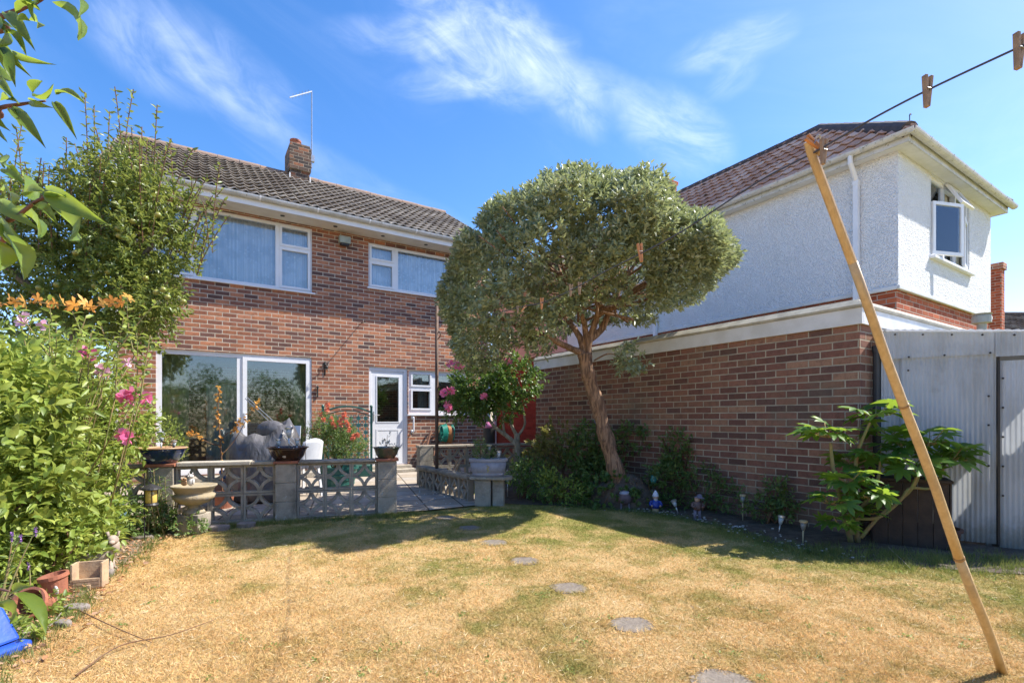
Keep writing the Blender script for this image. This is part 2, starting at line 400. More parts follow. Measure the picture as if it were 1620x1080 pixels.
m_brick1 = M_brick('red_multi_brick', [(0, (.13, .08, .07)), (.16, (.21, .10, .075)), (.4, (.32, .13, .078)), (.7, (.40, .165, .09)), (.9, (.46, .20, .11)), (1, (.52, .21, .10))],
                   (.64, .56, .44), mw=.006, stain=((.24, .13, .09), .3))
m_brick2 = M_brick('brown_multi_brick', [(0, (.13, .075, .06)), (.25, (.20, .095, .07)), (.5, (.25, .115, .08)), (.75, (.28, .14, .09)), (1, (.33, .19, .12))],
                   (.46, .40, .30), mw=.006, stain=((.18, .17, .12), .40))
m_brick3 = M_brick('orange_red_brick', [(0, (.30, .07, .03)), (.5, (.42, .10, .045)), (1, (.50, .14, .06))], (.5, .42, .34))
m_brick4 = M_brick('painted_red_brick', [(0, (.24, .03, .018)), (1, (.31, .045, .03))], (.24, .05, .035), bd=.003)
m_chim = M_brick('lichen_brick', [(0, (.06, .05, .045)), (.5, (.12, .08, .06)), (1, (.26, .11, .06))], (.3, .26, .2), stain=((.38, .17, .045), .72))
m_tile1 = M_tile('grey_brown_tile', [(0, (.22, .19, .165)), (.5, (.30, .265, .23)), (1, (.38, .345, .30))], lichen=((.34, .15, .07), 3.0, .66))
m_tile2 = M_tile('terracotta_tile', [(0, (.44, .28, .23)), (.5, (.56, .39, .33)), (1, (.66, .52, .46))], lichen=((.10, .085, .07), 4.0, .6), course=.31, tw=.3)
m_ridge = M_plain('ridge_tile', (.28, .19, .14), (.22, .17, .14), .9, 9, .004, spots=((.42, .22, .08), 14, .58))
m_ridge_dk = M_plain('dark_ridge_tile', (.06, .05, .048), (.10, .075, .065), .85, 9, .004)
m_upvc = M_plain('white_upvc', (.80, .81, .83), (.76, .77, .79), .35, 3)
m_paint = M_plain('white_paint', (.72, .72, .70), (.62, .61, .57), .55, 4, .001)
m_soffit = M_plain('cream_soffit', (.72, .69, .62), (.64, .60, .53), .6, 4)
m_gutter = M_plain('grey_white_gutter', (.60, .62, .64), (.46, .47, .45), .45, 5, spots=((.3, .29, .25), 18, .62))
m_gut_dirty = M_plain('weathered_gutter', (.62, .62, .60), (.50, .50, .47), .5, 7, spots=((.25, .24, .19), 16, .58))
m_parapet = M_plain('stained_concrete_edge', (.48, .44, .34), (.33, .30, .23), .9, 5, .003, 60)
m_metal = M_plain('galvanised_metal', (.45, .46, .47), (.35, .36, .37), .4, 8, metal=.8)
m_black = M_plain('black_iron', (.02, .02, .02), (.035, .03, .028), .5, 10)
m_glass = M_glass('window_glass', (.93, .96, .97), 1.55, .04); m_glass2 = M_glass('door_glass', (.78, .84, .80), 1.8, .04)
m_cur, nt, b = new_mat('net_curtain'); v = coord(nt); x, y, z = sep(v)
lace = voro(comb(nt, x * 1.0, z * 1.0, 0.0), 13).smooth(.18, .34) * (noise(comb(nt, x * 1.0, z * 1.0, 5.0), 3, 2).smooth(.42, .6) * .8 + .2)
fold_shade = noise(comb(nt, x * 1.0, 0.0, 0.0), 34, 3, .6).smooth(.35, .65)  # dark vertical stripes: fold shading painted into the curtain colour
setc(nt, b, mixc(nt, lace * .55, mixc(nt, fold_shade, (.80, .84, .90), (.50, .56, .64)), (.36, .42, .50)), .95)
m_cur2 = M_plain('beige_curtain', (.60, .55, .36), (.48, .44, .29), .9, 20)
m_room = M_plain('room_plaster', (.25, .22, .18), (.2, .18, .15), .9)
m_lead = M_plain('white_flashing', (.7, .7, .68), (.55, .55, .53), .6)
# pebbledash render
m_dash, nt, b = new_mat('white_pebbledash'); v = coord(nt)
hh = voro(v, 50).mn(.6) * -1 + noise(v, 22, 4, .6) * 1.1
x, y, z = sep(v); setc(nt, b, mixc(nt, noise(comb(nt, (x + y) * 5.0, 0.0, z * .7), 1.0, 6, .7).smooth(.55, .8) * .4, mixc(nt, noise(v, 2.2, 5, .65).smooth(.45, .75) * .4, (.82, .83, .84), (.70, .71, .70)), (.55, .54, .50)), .9, .15); bump(nt, b, hh, .024)
m_dashpink, nt, b = new_mat('pink_render'); v = coord(nt); setc(nt, b, (.62, .38, .34), .9); bump(nt, b, noise(v, 60, 4), .006)
# corrugated sheet
m_corr, nt, b = new_mat('translucent_corrugated_sheet'); v = coord(nt); x, y, z = sep(v)
c = mixc(nt, noise(comb(nt, x * 1.0, y, z * .25), 5, 5, .65).smooth(.4, .72), (.60, .63, .66), (.47, .49, .50))
c = mixc(nt, noise(v, 1.6, 5, .7).smooth(.56, .74) * .6, c, (.38, .37, .33))
spl = (noise(v, 6, 6, .75) * .5 - z * 1.3 + .12).smooth(0.0, .3); c = mixc(nt, spl * .7, c, (.20, .19, .14)); c = mixc(nt, noise(comb(nt, x * 14.0, y, z * .6), 1.0, 5, .7).smooth(.6, .78) * .5, c, (.34, .30, .24))
setc(nt, b, c, .35); t = nt.nodes.new('ShaderNodeBsdfTranslucent'); nt.links.new(c.s, t.inputs[0]); mx = nt.nodes.new('ShaderNodeMixShader'); mx.inputs[0].default_value = .3
nt.links.new(b.outputs[0], mx.inputs[1]); nt.links.new(t.outputs[0], mx.inputs[2]); nt.links.new(mx.outputs[0], nt.nodes['Material Output'].inputs[0])
# weathered cast concrete
def M_conc(name, a, b2, dk):
    m, nt, b = new_mat(name); v = coord(nt)
    c = mixc(nt, noise(v, 7, 6, .7).smooth(.35, .65), a, b2)
    c = mixc(nt, noise(v, 2.6, 5, .7).smooth(.45, .68) * .8, c, dk)
    c = mixc(nt, noise(v, 26, 4, .7).smooth(.62, .68) * .8, c, (.48, .47, .42))
    setc(nt, b, c, .93, .15); bump(nt, b, noise(v, 70, 5, .7), .006); return m
m_conc = M_conc('weathered_concrete', (.42, .36, .28), (.31, .27, .21), (.14, .125, .10))
m_conc_lt = M_conc('pale_coping_stone', (.48, .43, .35), (.38, .34, .27), (.24, .21, .17))
m_terra = M_plain('terracotta', (.36, .13, .07), (.26, .10, .06), .8, 12, .002)
m_trunk1 = M_bark('reddish_shaggy_bark', (.44, .27, .165), (.15, .09, .06), .13, 44, .03)
m_bark_g = M_bark('grey_bark', (.26, .22, .18), (.12, .10, .08), .3, 30)
m_bark_l = M_bark('pale_bark', (.40, .36, .28), (.22, .19, .14), .3, 30)
m_stem = M_bark('brown_stem', (.20, .11, .06), (.13, .08, .05), .3, 30, .002)
m_stem_g = M_bark('green_stem', (.22, .24, .09), (.30, .20, .10), .3, 30, .002)
m_leaf_olive = M_leaf('silvery_olive_leaves', [(.20, .23, .13), (.27, .31, .17), (.33, .37, .22), (.42, .46, .32), (.36, .41, .19)], .38, .32, (.38, .44, .14), .6)
m_leaf_apple = M_leaf('apple_leaves', [(.08, .13, .03), (.13, .18, .04), (.18, .23, .05), (.26, .29, .08)], .36, .4, (.45, .5, .1), .5)
m_leaf_shrub = M_leaf('bright_shrub_leaves', [(.11, .18, .03), (.19, .27, .045), (.25, .34, .06), (.38, .44, .09), (.20, .29, .05)], .45, .38, (.55, .6, .12))
m_leaf_dark = M_leaf('dark_green_leaves', [(.06, .12, .03), (.09, .17, .04), (.13, .22, .055), (.17, .26, .07)], .38, .35, (.25, .4, .06))
m_leaf_mid = M_leaf('mid_green_leaves', [(.09, .15, .04), (.13, .21, .055), (.19, .26, .08)], .5, .35, (.3, .42, .08))
m_leaf_yel = M_leaf('yellow_green_leaves', [(.14, .15, .04), (.20, .20, .05), (.26, .24, .07)], .5, .35, (.45, .42, .1))
m_leaf_or = M_leaf('orange_leaves', [(.60, .22, .04), (.72, .36, .07), (.78, .52, .16)], .5, .4, (.95, .55, .15))
m_leaf_fats = M_leaf('glossy_palmate_leaves', [(.06, .15, .03), (.10, .22, .04), (.17, .31, .05)], .42, .45, (.45, .60, .05), .4)
m_leaf_big = M_leaf('foreground_leaves', [(.08, .15, .02), (.12, .21, .03), (.18, .26, .04)], .35, .45, (.5, .6, .07))
m_leaf_sil = M_leaf('silver_leaves', [(.3, .33, .30), (.45, .48, .45)], .6, .2, (.5, .5, .5))
m_pink = M_leaf('pink_petals', [(.75, .10, .28), (.85, .18, .38), (.8, .35, .5)], .5, .35, (1, .3, .5))
m_lilac = M_leaf('lilac_petals', [(.35, .15, .5), (.5, .25, .65)], .5, .3, (.6, .3, .8))
m_palepink = M_leaf('pale_pink_petals', [(.8, .4, .55), (.85, .55, .68)], .5, .3, (1, .6, .8))
m_coral = M_leaf('coral_petals', [(.75, .12, .08), (.85, .22, .12), (.85, .32, .2)], .5, .35, (1, .35, .2))
m_litter = M_leaf('dry_leaf_litter', [(.30, .12, .05), (.42, .20, .09), (.52, .34, .2), (.22, .12, .07)], .8, .1, (.5, .3, .1))
m_apple = M_plain('green_apple_skin', (.16, .24, .04), (.30, .26, .06), .35, 9)
m_silver = M_plain('brushed_steel', (.62, .62, .62), (.5, .5, .5), .3, 10, metal=.7)
m_bamboo, nt, b = new_mat('varnished_pole'); v = coord(nt); x, y, z = sep(v)
c = mixc(nt, noise(comb(nt, x, y, z * .08), 60, 5, .6).smooth(.3, .7), (.58, .41, .20), (.48, .32, .14)); c = mixc(nt, noise(v, 6, 5, .7).smooth(.5, .68) * .5, c, (.32, .23, .13)); setc(nt, b, c, .38); bump(nt, b, noise(v, 80, 3), .0008)
m_peg = M_plain('weathered_peg_wood', (.36, .24, .14), (.25, .17, .11), .8, 60)
m_peg_o = M_plain('orange_peg_wood', (.55, .24, .09), (.42, .18, .07), .7, 60)

# ---------------------------------------------------------------- ground, lawn, patio
def lawn_col(nt, v):
    big = noise(v, .55, 4, .6, .3); mid = noise(v, 2.6, 5, .65, .5); fine = noise(v, 14, 4, .7)
    x, y, z = sep(v)
    g = (big * .42 + mid * .5 + fine * .22 + (y - 3.0) * .035 + x * .018 + 0.012)
    c = mixc(nt, mid.smooth(.35, .7), (.70, .50, .245), (.60, .385, .165))
    c = mixc(nt, fine.smooth(.5, .8) * .6, c, (.84, .70, .44))
    c = mixc(nt, g.smooth(.53, .74) * .95, c, (.26, .27, .07))
    return c
m_lawn, nt, b = new_mat('dry_lawn_soil'); v = coord(nt); c = lawn_col(nt, v)
c = mixc(nt, .55, c, ramp(noise(v, 60, 5, .75), [(.3, (.45, .42, .38)), (.7, (1.15, 1.12, 1.1))]), 'MULTIPLY'); setc(nt, b, c, .95, .1); bump(nt, b, noise(v, 70, 5, .8), .02)
m_grass, nt, b = new_mat('dry_grass_blades'); v = coord(nt); c = lawn_col(nt, v)
c = mixc(nt, .75, c, ramp(island(nt), [(0, (.48, .53, .38)), (.3, (.85, .9, .7)), (.7, (1.15, 1.05, .95)), (1, (1.6, 1.5, 1.45))]), 'MULTIPLY')
setc(nt, b, c, .8, .2); t = nt.nodes.new('ShaderNodeBsdfTranslucent'); nt.links.new(c.s, t.inputs[0]); mx = nt.nodes.new('ShaderNodeMixShader'); mx.inputs[0].default_value = .3
nt.links.new(b.outputs[0], mx.inputs[1]); nt.links.new(t.outputs[0], mx.inputs[2]); nt.links.new(mx.outputs[0], nt.nodes['Material Output'].inputs[0])
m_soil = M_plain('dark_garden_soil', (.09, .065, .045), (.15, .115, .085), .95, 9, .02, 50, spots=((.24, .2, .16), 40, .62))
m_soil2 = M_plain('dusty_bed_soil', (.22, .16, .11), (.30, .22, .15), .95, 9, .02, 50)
m_pave, nt, b = new_mat('buff_paving'); v = coord(nt); x, y, z = sep(v)
rx = x * .951 + y * .309; ry = y * .951 - x * .309
ci = (rx / .45).floor(); fi = (rx / .45).frac(); cj = ((ry) / .45).floor(); fj = (ry / .45).frac()
jn = fi.mn(fi * -1 + 1).mn(fj.mn(fj * -1 + 1)).smooth(.012, .03)
c = ramp(white(comb(nt, ci, cj, 2.0)), [(0, (.36, .30, .23)), (.5, (.43, .36, .28)), (1, (.40, .36, .31))])
c = mixc(nt, noise(v, 5, 6, .7).smooth(.4, .75) * .6, c, (.24, .21, .17)); c = mixc(nt, jn, (.12, .10, .075), c)
setc(nt, b, c, .9, .2); bump(nt, b, jn * .6 + noise(v, 50, 5) * .5, .006)

g = MB(); g.quad((-90, -40, 0), (90, -40, 0), (90, 160, 0), (-90, 160, 0)); tag(g.build('ground', m_lawn), kind='structure')
edgeL = [(-2.0, 1.6), (-2.28, 2.2), (-2.45, 2.7), (-2.62, 3.0), (-2.85, 3.5), (-3.05, 4.1), (-3.35, 4.7), (-3.5, 5.02)]
front = [(-3.3, 5.1), (-2.5, 5.38), (-1.5, 5.72), (-1.2, 5.86), (-.5, 6.25), (-.1, 6.3), (.1, 6.42)]
edgeR = [(.75, 6.32), (1.3, 6.0), (1.75, 5.75), (2.05, 5.25), (2.25, 4.75), (2.3, 4.3), (2.65, 3.9), (3.3, 3.6), (4.6, 3.3)]
def sheet(name, poly, z, mat, kind='structure'):
    b_ = MB(); b_.add([(x, y, z) for x, y in poly], [tuple(range(len(poly)))]); return tag(b_.build(name, mat), kind=kind)
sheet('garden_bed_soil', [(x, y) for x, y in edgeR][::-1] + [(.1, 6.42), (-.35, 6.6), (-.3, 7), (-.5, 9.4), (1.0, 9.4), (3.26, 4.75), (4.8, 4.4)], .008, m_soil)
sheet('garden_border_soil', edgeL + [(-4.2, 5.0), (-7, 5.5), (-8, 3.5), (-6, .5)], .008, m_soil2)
sheet('patio', [(-4.9, 4.82), (-3.62, 5.15), (-2.5, 5.45), (-1.45, 5.78), (-1.0, 5.95), (-.45, 6.3), (-.35, 6.55), (-.5, 7.1), (-1.25, 8.3), (-.6, 9.0), (.2, 9.4), (-.3, 12.2), (-6.6, 8.2), (-7.2, 6.0)], .02, m_pave)

def inside(poly, P):
    x, y = P[:, 0], P[:, 1]; r = np.zeros(len(P), bool); n = len(poly)
    for i in range(n):
        x1, y1 = poly[i]; x2, y2 = poly[(i + 1) % n]
        if y1 == y2: continue
        c_ = ((y1 > y) != (y2 > y)) & (x < (x2 - x1) * (y - y1) / (y2 - y1) + x1); r ^= c_
    return r
lawn_poly = edgeL + front + edgeR + [(5, 1.5)]
stones = [(gp(1000, 988), .115), (gp(900, 930), .115), (gp(830, 887), .115), (gp(782, 858), .12), (gp(742, 835), .12), (gp(1145, 1080), .12), (gp(705, 819), .12)]
def lawn_points(n, y0, y1, pw_):
    y = y0 + (y1 - y0) * RS.uniform(0, 1, n) ** pw_; x = RS.uniform(-1.1, 1.1, n) * y * 1.0
    P = np.stack([x, y, np.zeros(n)], 1); k = inside(lawn_poly, P)
    for (s, r) in stones: k &= ((((P[:, 0] - s.x) / r / 1.15) ** 2 + ((P[:, 1] - s.y) / r / 1.0) ** 2) > 1.0 - .75 * RS.uniform(0, 1, n) ** 3 + .3 * np.sin(P[:, 0] * 60)) 
    return P[k]
P = np.concatenate([lawn_points(330000, 1.9, 6.6, 1.25)])
n = len(P); hsc = .75 + .5 * np.sin(P[:, 0] * 2.3 + np.sin(P[:, 1] * 1.9) * 2) ** 2 + RS.uniform(0, .5, n) ** 2
D = nrm(np.stack([RS.normal(size=n) * .9, RS.normal(size=n) * .9, RS.uniform(.25, 1.1, n)], 1))
tag(leaf_obj('lawn_grass', m_grass, None, P, D, .024 * hsc, RS.uniform(.0016, .0036, n) * (.8 + P[:, 1] * .14), 'blade', 0.2), kind='stuff', label='short sun-bleached straw and green lawn grass', cat='grass')
P2_ = lawn_points(8000, 1.9, 4.5, 1.1); n = len(P2_); D2_ = nrm(np.stack([RS.normal(size=n), RS.normal(size=n), RS.uniform(.05, .5, n)], 1)); P2_[:, 2] = .008
tag(leaf_obj('loose_straw', M_leaf('bleached_straw', [(.55, .36, .16), (.78, .62, .36), (.86, .76, .52), (.42, .24, .10)], .8, .15, (.8, .6, .3)), None, P2_, D2_, RS.uniform(.02, .05, n), RS.uniform(.0016, .003, n), 'blade', .2), kind='stuff', label='loose bleached straw blades lying over the dry lawn', cat='straw')
cl = lawn_points(260, 1.95, 5.5, 1.0); cl = np.repeat(cl[RS.rand(len(cl)) < .6], 16, 0); n = len(cl); cl[:, :2] += RS.normal(size=(n, 2)) * .022; cl[:, 2] = .004
tag(leaf_obj('lawn_weeds', M_leaf('clover_green', [(.12, .19, .04), (.2, .28, .06), (.28, .34, .1)], .6, .3), None, cl, np.stack([RS.normal(size=n), RS.normal(size=n), RS.uniform(.1, .7, n)], 1), RS.uniform(.010, .022, n), RS.uniform(.006, .012, n), 'diamond', .8), kind='stuff', label='small green weeds and clover dotted through the lawn', cat='weeds')
ring_P, ring_D = [], []
for (s_, r_) in stones:
    for k in range(260):
        a = RS.uniform(0, 6.283); q = r_ * RS.uniform(.88, 1.35); ring_P.append((s_.x + q * 1.1 * math.cos(a), s_.y + q * math.sin(a), .006)); ring_D.append((-math.cos(a) + RS.normal() * .6, -math.sin(a) + RS.normal() * .6, RS.uniform(.05, .7)))
ring_P = np.array(ring_P); tag(leaf_obj('edge_straw', m_grass, None, ring_P, np.array(ring_D), RS.uniform(.025, .06, len(ring_P)), RS.uniform(.0025, .0045, len(ring_P)), 'blade', .2), kind='stuff', label='dead grass creeping over the edges of the stepping stones', cat='straw')
# greener tufts along shaded edges
def tufts(name, label, path, n, ht, spread, mat, seed=3):
    rs = np.random.RandomState(seed); pts = np.array([(p[0], p[1]) for p in path]); seg = rs.randint(0, len(pts) - 1, n); t = rs.uniform(0, 1, n)[:, None]
    c = pts[seg] * (1 - t) + pts[seg + 1] * t + rs.normal(size=(n, 2)) * spread
    cl = np.repeat(c, 14, 0) + rs.normal(size=(n * 14, 2)) * .018; m = len(cl)
    P = np.concatenate([cl, np.zeros((m, 1))], 1); D = nrm(np.stack([rs.normal(size=m) * .4, rs.normal(size=m) * .4, np.ones(m)], 1))
    return tag(leaf_obj(name, mat, None, P, D, rs.uniform(.5, 1.2, m) * ht, .0045, 'blade', .2), kind='stuff', label=label, cat='grass')
m_gtuft = M_leaf('green_grass', [(.10, .15, .03), (.16, .20, .05), (.30, .28, .10)], .6, .3, (.35, .4, .08))
tufts('grass_tufts', 'longer green grass tufts growing along the foot of the block wall', [(-3.2, 4.98), (-2.5, 5.25), (-1.5, 5.6), (-1.1, 5.75)], 420, .05, .06, m_gtuft)
tufts('grass_tufts', 'longer green grass tufts at the dark right hand bed edge', edgeR, 520, .04, .07, m_gtuft, 5)
tufts('grass_tufts', 'wispy grass tufts along the left flower border', edgeL, 260, .06, .06, m_gtuft, 6)
tufts('grass_tufts', 'tall shaded grass under the palmate-leaved shrub', [(2.4, 4.2), (2.9, 4.0), (3.4, 3.9), (3.9, 3.75)], 300, .07, .13, m_gtuft, 8)

# stepping stones
m_step = M_plain('sunken_brown_grey_slab', (.17, .14, .11), (.25, .21, .165), .95, 14, .006, 60, spots=((.17, .14, .10), 22, .55))
slabs = ['stepping stone nearest the leaning pole foot, half out of frame', 'stepping stone set in dry lawn, second nearest', 'stepping stone third from the front in a curving row', 'stepping stone fourth from the front',
         'stepping stone fifth from the front, in the tree shadow edge', 'stepping stone in the tree shade below the planter pier', 'farthest stepping stone, beside the patio edge']
order = [5, 0, 1, 2, 3, 4, 6]
for k, idx in enumerate(order):
    s, r = stones[idx]; rnd = random.Random(k); mb = MB()
    pr = [(math.cos(a) * r * (1.1 + rnd.uniform(-.2, .08)), math.sin(a) * r * (1 + rnd.uniform(-.2, .08))) for a in [i * math.pi / 9 for i in range(18)]]
    mb.prism(pr, -.01, .004)
    tag(mb.build('stepping_stone', m_step), slabs[k], 'stepping stone', 'stepping stones across the lawn').location = s

# ---------------------------------------------------------------- shared building bits
RZ = math.atan2(.5403, .8415)
def tile_sheet(name, parent, mat, org, xd, sd, nd, L, S, course, pitch, amp=.024, lip=.055, clips=()):
    xd, sd, nd, org = Vector(xd).normalized(), Vector(sd).normalized(), Vector(nd).normalized(), Vector(org)
    nx = int(L / pitch * 8) + 1; xs = np.linspace(0, L, nx); ph = (xs / pitch) % 1
    wav = amp * (1 - np.abs(np.sin(math.pi * ph)) ** .8 * 2)       # rounded rolls
    rows = []; k = 0; s_ = 0
    while s_ < S - 1e-6:
        rows.append((s_, lip * .66)); rows.append((s_, lip)); s_ = min(S, s_ + course); rows.append((s_ + .06, 0.0)); rows.append((s_ + .06, lip * .5))
    V = []; UV = []
    for (s0, h) in rows:
        for i, x in enumerate(xs):
            jig = .006 * math.sin(i * .7 + s0 * 5) * (1 if h > 0 else 0)
            p = org + xd * x + sd * (s0 - (jig if h > 0 else 0)) + nd * (h + wav[i] + .02); V.append(p); UV.append((x, s0 + (.02 if h > 0 else -.02)))
    nr = len(rows); F_ = np.array([(r * nx + i, r * nx + i + 1, (r + 1) * nx + i + 1, (r + 1) * nx + i) for r in range(nr - 1) for i in range(nx - 1)])
    me = np_mesh(name, np.array([tuple(v) for v in V]), [F_])
    uvl = me.uv_layers.new(name='UVMap'); UV = np.array(UV); uvl.data.foreach_set('uv', UV[F_.ravel()].astype(np.float32).ravel())
    if clips:
        bm = bmesh.new(); bm.from_mesh(me)
        for (co, no) in clips: bmesh.ops.bisect_plane(bm, geom=bm.verts[:] + bm.edges[:] + bm.faces[:], plane_co=co, plane_no=no, clear_outer=True)
        bm.to_mesh(me); bm.free()
    return link_mesh(name, me, mat, parent)
def gutter(mb, a, b, r=.055, up=.0):           # half-round channel from a to b
    a, b = Vector(a), Vector(b); d = (b - a).normalized(); s = Vector((d.y, -d.x, 0)); n = 9
    vs = []
    for e in (a, b):
        for rr in (r, r * .86):
            for k in range(n):
                an = math.pi * k / (n - 1); vs.append(e + s * math.cos(an) * rr - Vector((0, 0, 1)) * math.sin(an) * rr)
    fs = []
    for k in range(n - 1):
        fs += [(k, k + 1, 2 * n + k + 1, 2 * n + k), (n + k + 1, n + k, 3 * n + k, 3 * n + k + 1), (k + 1, k, n + k, n + k + 1), (2 * n + k, 2 * n + k + 1, 3 * n + k + 1, 3 * n + k)]
    fs += [(0, 2 * n, 3 * n, n), (n - 1, 2 * n - 1, 4 * n - 1, 3 * n - 1)]
    mb.add(vs, fs)
def wavy(mb, x0, x1, z0, z1, y, amp, pitch, seed=0):
    rnd = random.Random(seed); n = max(8, int((x1 - x0) / pitch * 6)); vs = []; ph = rnd.random() * 6
    for i in range(n + 1):
        x = x0 + (x1 - x0) * i / n; a = amp * (math.sin(x / pitch * 6.283 + ph + .8 * math.sin(x * 9)) + .4 * math.sin(x / pitch * 15))
        vs += [(x, y + a * .6, z1), (x, y + a, z0)]
    mb.add(vs, [(2 * i, 2 * i + 1, 2 * i + 3, 2 * i + 2) for i in range(n)])
def window(house, x0, x1, z0, z1, lights, yf=.045, d=.07, curtain=None, glass=None, sill=True, mat=None, M=None, rebate=.0):
    """lights: (x0,x1,z0,z1,sash?) glazed rectangles"""
    mat = mat or m_upvc; glass = glass or m_glass
    f = MB(); f.plate(x0, x1, z0, z1, [l[:4] for l in lights], yf, yf + d)
    for l in lights:
        if l[4]:
            w_ = .038; f.plate(l[0] - w_, l[1] + w_, l[2] - w_, l[3] + w_, [l[:4]], yf - .016, yf - .0015)
    fo = f.build('window', mat, house, bevel=.004)
    for l in lights: MB().box(l[0] - .006, l[1] + .006, yf + .028, yf + .034, l[2] - .006, l[3] + .006).build('pane', glass, fo)
    if sill: MB().box(x0 - .03, x1 + .05, -.045, yf - .003, z0 - .03, z0 - .001).build('sill', mat, fo, bevel=.004)
    if curtain:
        for (a, b_, p_, amp, cm) in curtain:
            q = MB(); wavy(q, a, b_, z0 + .02, z1 - .02, yf + .17, amp, p_, int(a * 10)); q.build('curtain', cm, fo, smooth=True)
    return fo

# ---------------------------------------------------------------- brick house
H = thing('brick_house', 'two storey red brick house with grey tiled roof and white framed windows', 'house', (-6.33, 7.98, 0), RZ)
HW, HD, HE = 6.85, 5.54, 4.80
holes = [(.52, 2.96, .15, 2.28), (4.06, 4.89, .15, 2.18), (4.905, 6.3, 1.21, 2.15), (.47, 2.97, 3.52, 4.76), (4.05, 5.9, 3.79, 4.71)]
wl = MB(); wl.plate(0, HW, -.1, HE + .12, holes, 0, .24)
wl.box(0, .24, .24, HD, -.1, HE + .12); wl.box(HW - .24, HW, .24, HD, -.1, HE + .12); wl.box(.24, HW - .24, HD - .24, HD, -.1, HE + .12)
for xx in (0, HW - .24): wl.add([(xx, 0, HE + .12), (xx, HD, HE + .12), (xx, HD / 2, 6.75), (xx + .24, 0, HE + .12), (xx + .24, HD, HE + .12), (xx + .24, HD / 2, 6.75)], [(0, 1, 2), (3, 5, 4), (0, 2, 5, 3), (1, 4, 5, 2)])
wl.build('wall', m_brick1, H)
rm = MB(); rm.box(.24, HW - .24, .24, HD - .24, 2.5, 2.7); rm.box(.24, HW - .24, .24, HD - .24, .0, .14); rm.box(3.35, 3.45, .24, HD - .24, .14, 2.5); rm.box(3.35, 3.45, .24, HD - .24, 2.7, 4.8)
rm.build('floor_slab', m_room, H)
# patio door
pd = MB(); pd.plate(.52, 2.96, .15, 2.28, [(.60, 1.70, .24, 2.20), (1.86, 2.86, .26, 2.16)], .03, .10); pd.plate(1.79, 2.92, .19, 2.22, [(1.86, 2.86, .26, 2.16)], .012, .0285)
pdo = pd.build('patio_door', m_upvc, H, bevel=.004)
MB().box(.59, 1.71, .062, .068, .23, 2.21).build('pane', m_glass2, pdo); MB().box(1.85, 2.87, .05, .056, .25, 2.17).build('pane', m_glass2, pdo)
MB().box(1.81, 1.835, -.03, .012, 1.0, 1.22).build('handle', m_upvc, pdo, bevel=.004)
q = MB(); wavy(q, .56, .98, .16, 2.2, .22, .03, .11, 1); q.build('curtain', m_cur2, pdo, smooth=True)
q = MB(); wavy(q, 2.68, 2.93, .16, 2.2, .22, .03, .09, 2); q.build('curtain', m_cur2, pdo, smooth=True)
q = MB(); wavy(q, 1.25, 1.74, .16, 1.75, .75, .02, .12, 4); q.build('curtain', m_cur, pdo, smooth=True)
MB().box(.45, 3.02, -.30, -.002, .022, .12).build('door_step', m_conc_lt, H, bevel=.01)
# back door
bd_ = MB(); bd_.plate(4.06, 4.89, .15, 2.18, [(4.115, 4.815, .17, 2.10)], .03, .10); bd_.plate(4.118, 4.812, .175, 2.097, [(4.24, 4.70, 1.05, 1.98)], .042, .085)
bd_.plate(4.22, 4.72, 1.03, 2.0, [(4.24, 4.70, 1.05, 1.98)], .034, .0405); bd_.plate(4.22, 4.71, .30, .90, [(4.25, 4.68, .33, .87)], .036, .0405)
bdo = bd_.build('back_door', m_upvc, H, bevel=.003)
MB().box(4.235, 4.705, .058, .064, 1.045, 1.985).build('pane', m_glass2, bdo)
hd = MB(); hd.box(4.15, 4.178, .026, .034, 1.06, 1.26); hd.tube([(4.164, .03, 1.19), (4.164, -.02, 1.19), (4.27, -.02, 1.185)], .008, 8); hd.build('handle', m_silver, bdo)
st = MB(); st.box(3.98, 4.98, -.36, -.003, .022, .085); st.box(4.06, 4.92, -.16, -.005, .0855, .148); st.build('door_step', m_conc_lt, H, bevel=.008)
# windows
cu = [(.5, 2.94, .10, .018, m_cur)]
window(H, .47, 2.97, 3.52, 4.76, [(.545, 1.0, 3.60, 4.27, 1), (.545, 1.0, 4.38, 4.69, 1), (1.09, 2.33, 3.575, 4.705, 0), (2.44, 2.895, 3.60, 4.27, 1), (2.44, 2.895, 4.38, 4.69, 1)], curtain=cu)
window(H, 4.05, 5.9, 3.79, 4.71, [(4.125, 4.56, 3.865, 4.29, 1), (4.125, 4.56, 4.41, 4.64, 1), (4.69, 5.84, 3.85, 4.655, 0)], curtain=[(4.08, 5.88, .085, .03, m_cur)])
window(H, 4.905, 6.3, 1.21, 2.15, [(5.01, 5.41, 1.34, 1.71, 1), (5.01, 5.41, 1.84, 2.07, 1), (5.56, 6.22, 1.29, 2.07, 0)], curtain=[(5.2, 5.42, .04, .012, m_cur)], glass=m_glass2)
# brick soldier course above openings is plain brick in the photo; slim shadow line lintels
# eaves
EO = .45
ev = MB(); ev.box(-.15, HW + .15, -EO + .02, -.001, HE, HE + .012); so_ = ev.build('soffit', m_soffit, H)
for k in range(7):
    vx = .55 + k * .93
    MB().lathe([(.04, 0), (.04, .004), (.02, .006)], 12, (vx, -.24, HE - .0065)).build('vent', m_black, so_)
MB().box(-.15, HW + .15, -EO - .0, -EO + .019, HE - .01, HE + .15).build('fascia', m_upvc, H)
gt = MB(); gutter(gt, (-.2, -EO - .062, HE + .145), (HW + .17, -EO - .062, HE + .145), .06); gto = gt.build('gutter', m_gutter, H)
for k in range(8):
    gx = .1 + k * .95; b_ = MB(); gutter(b_, (gx, -EO - .062, HE + .147), (gx + .028, -EO - .062, HE + .147), .066); b_.box(gx + .004, gx + .022, -EO - .012, -EO - .001, HE + .03, HE + .15); b_.build('bracket', m_upvc, gto)
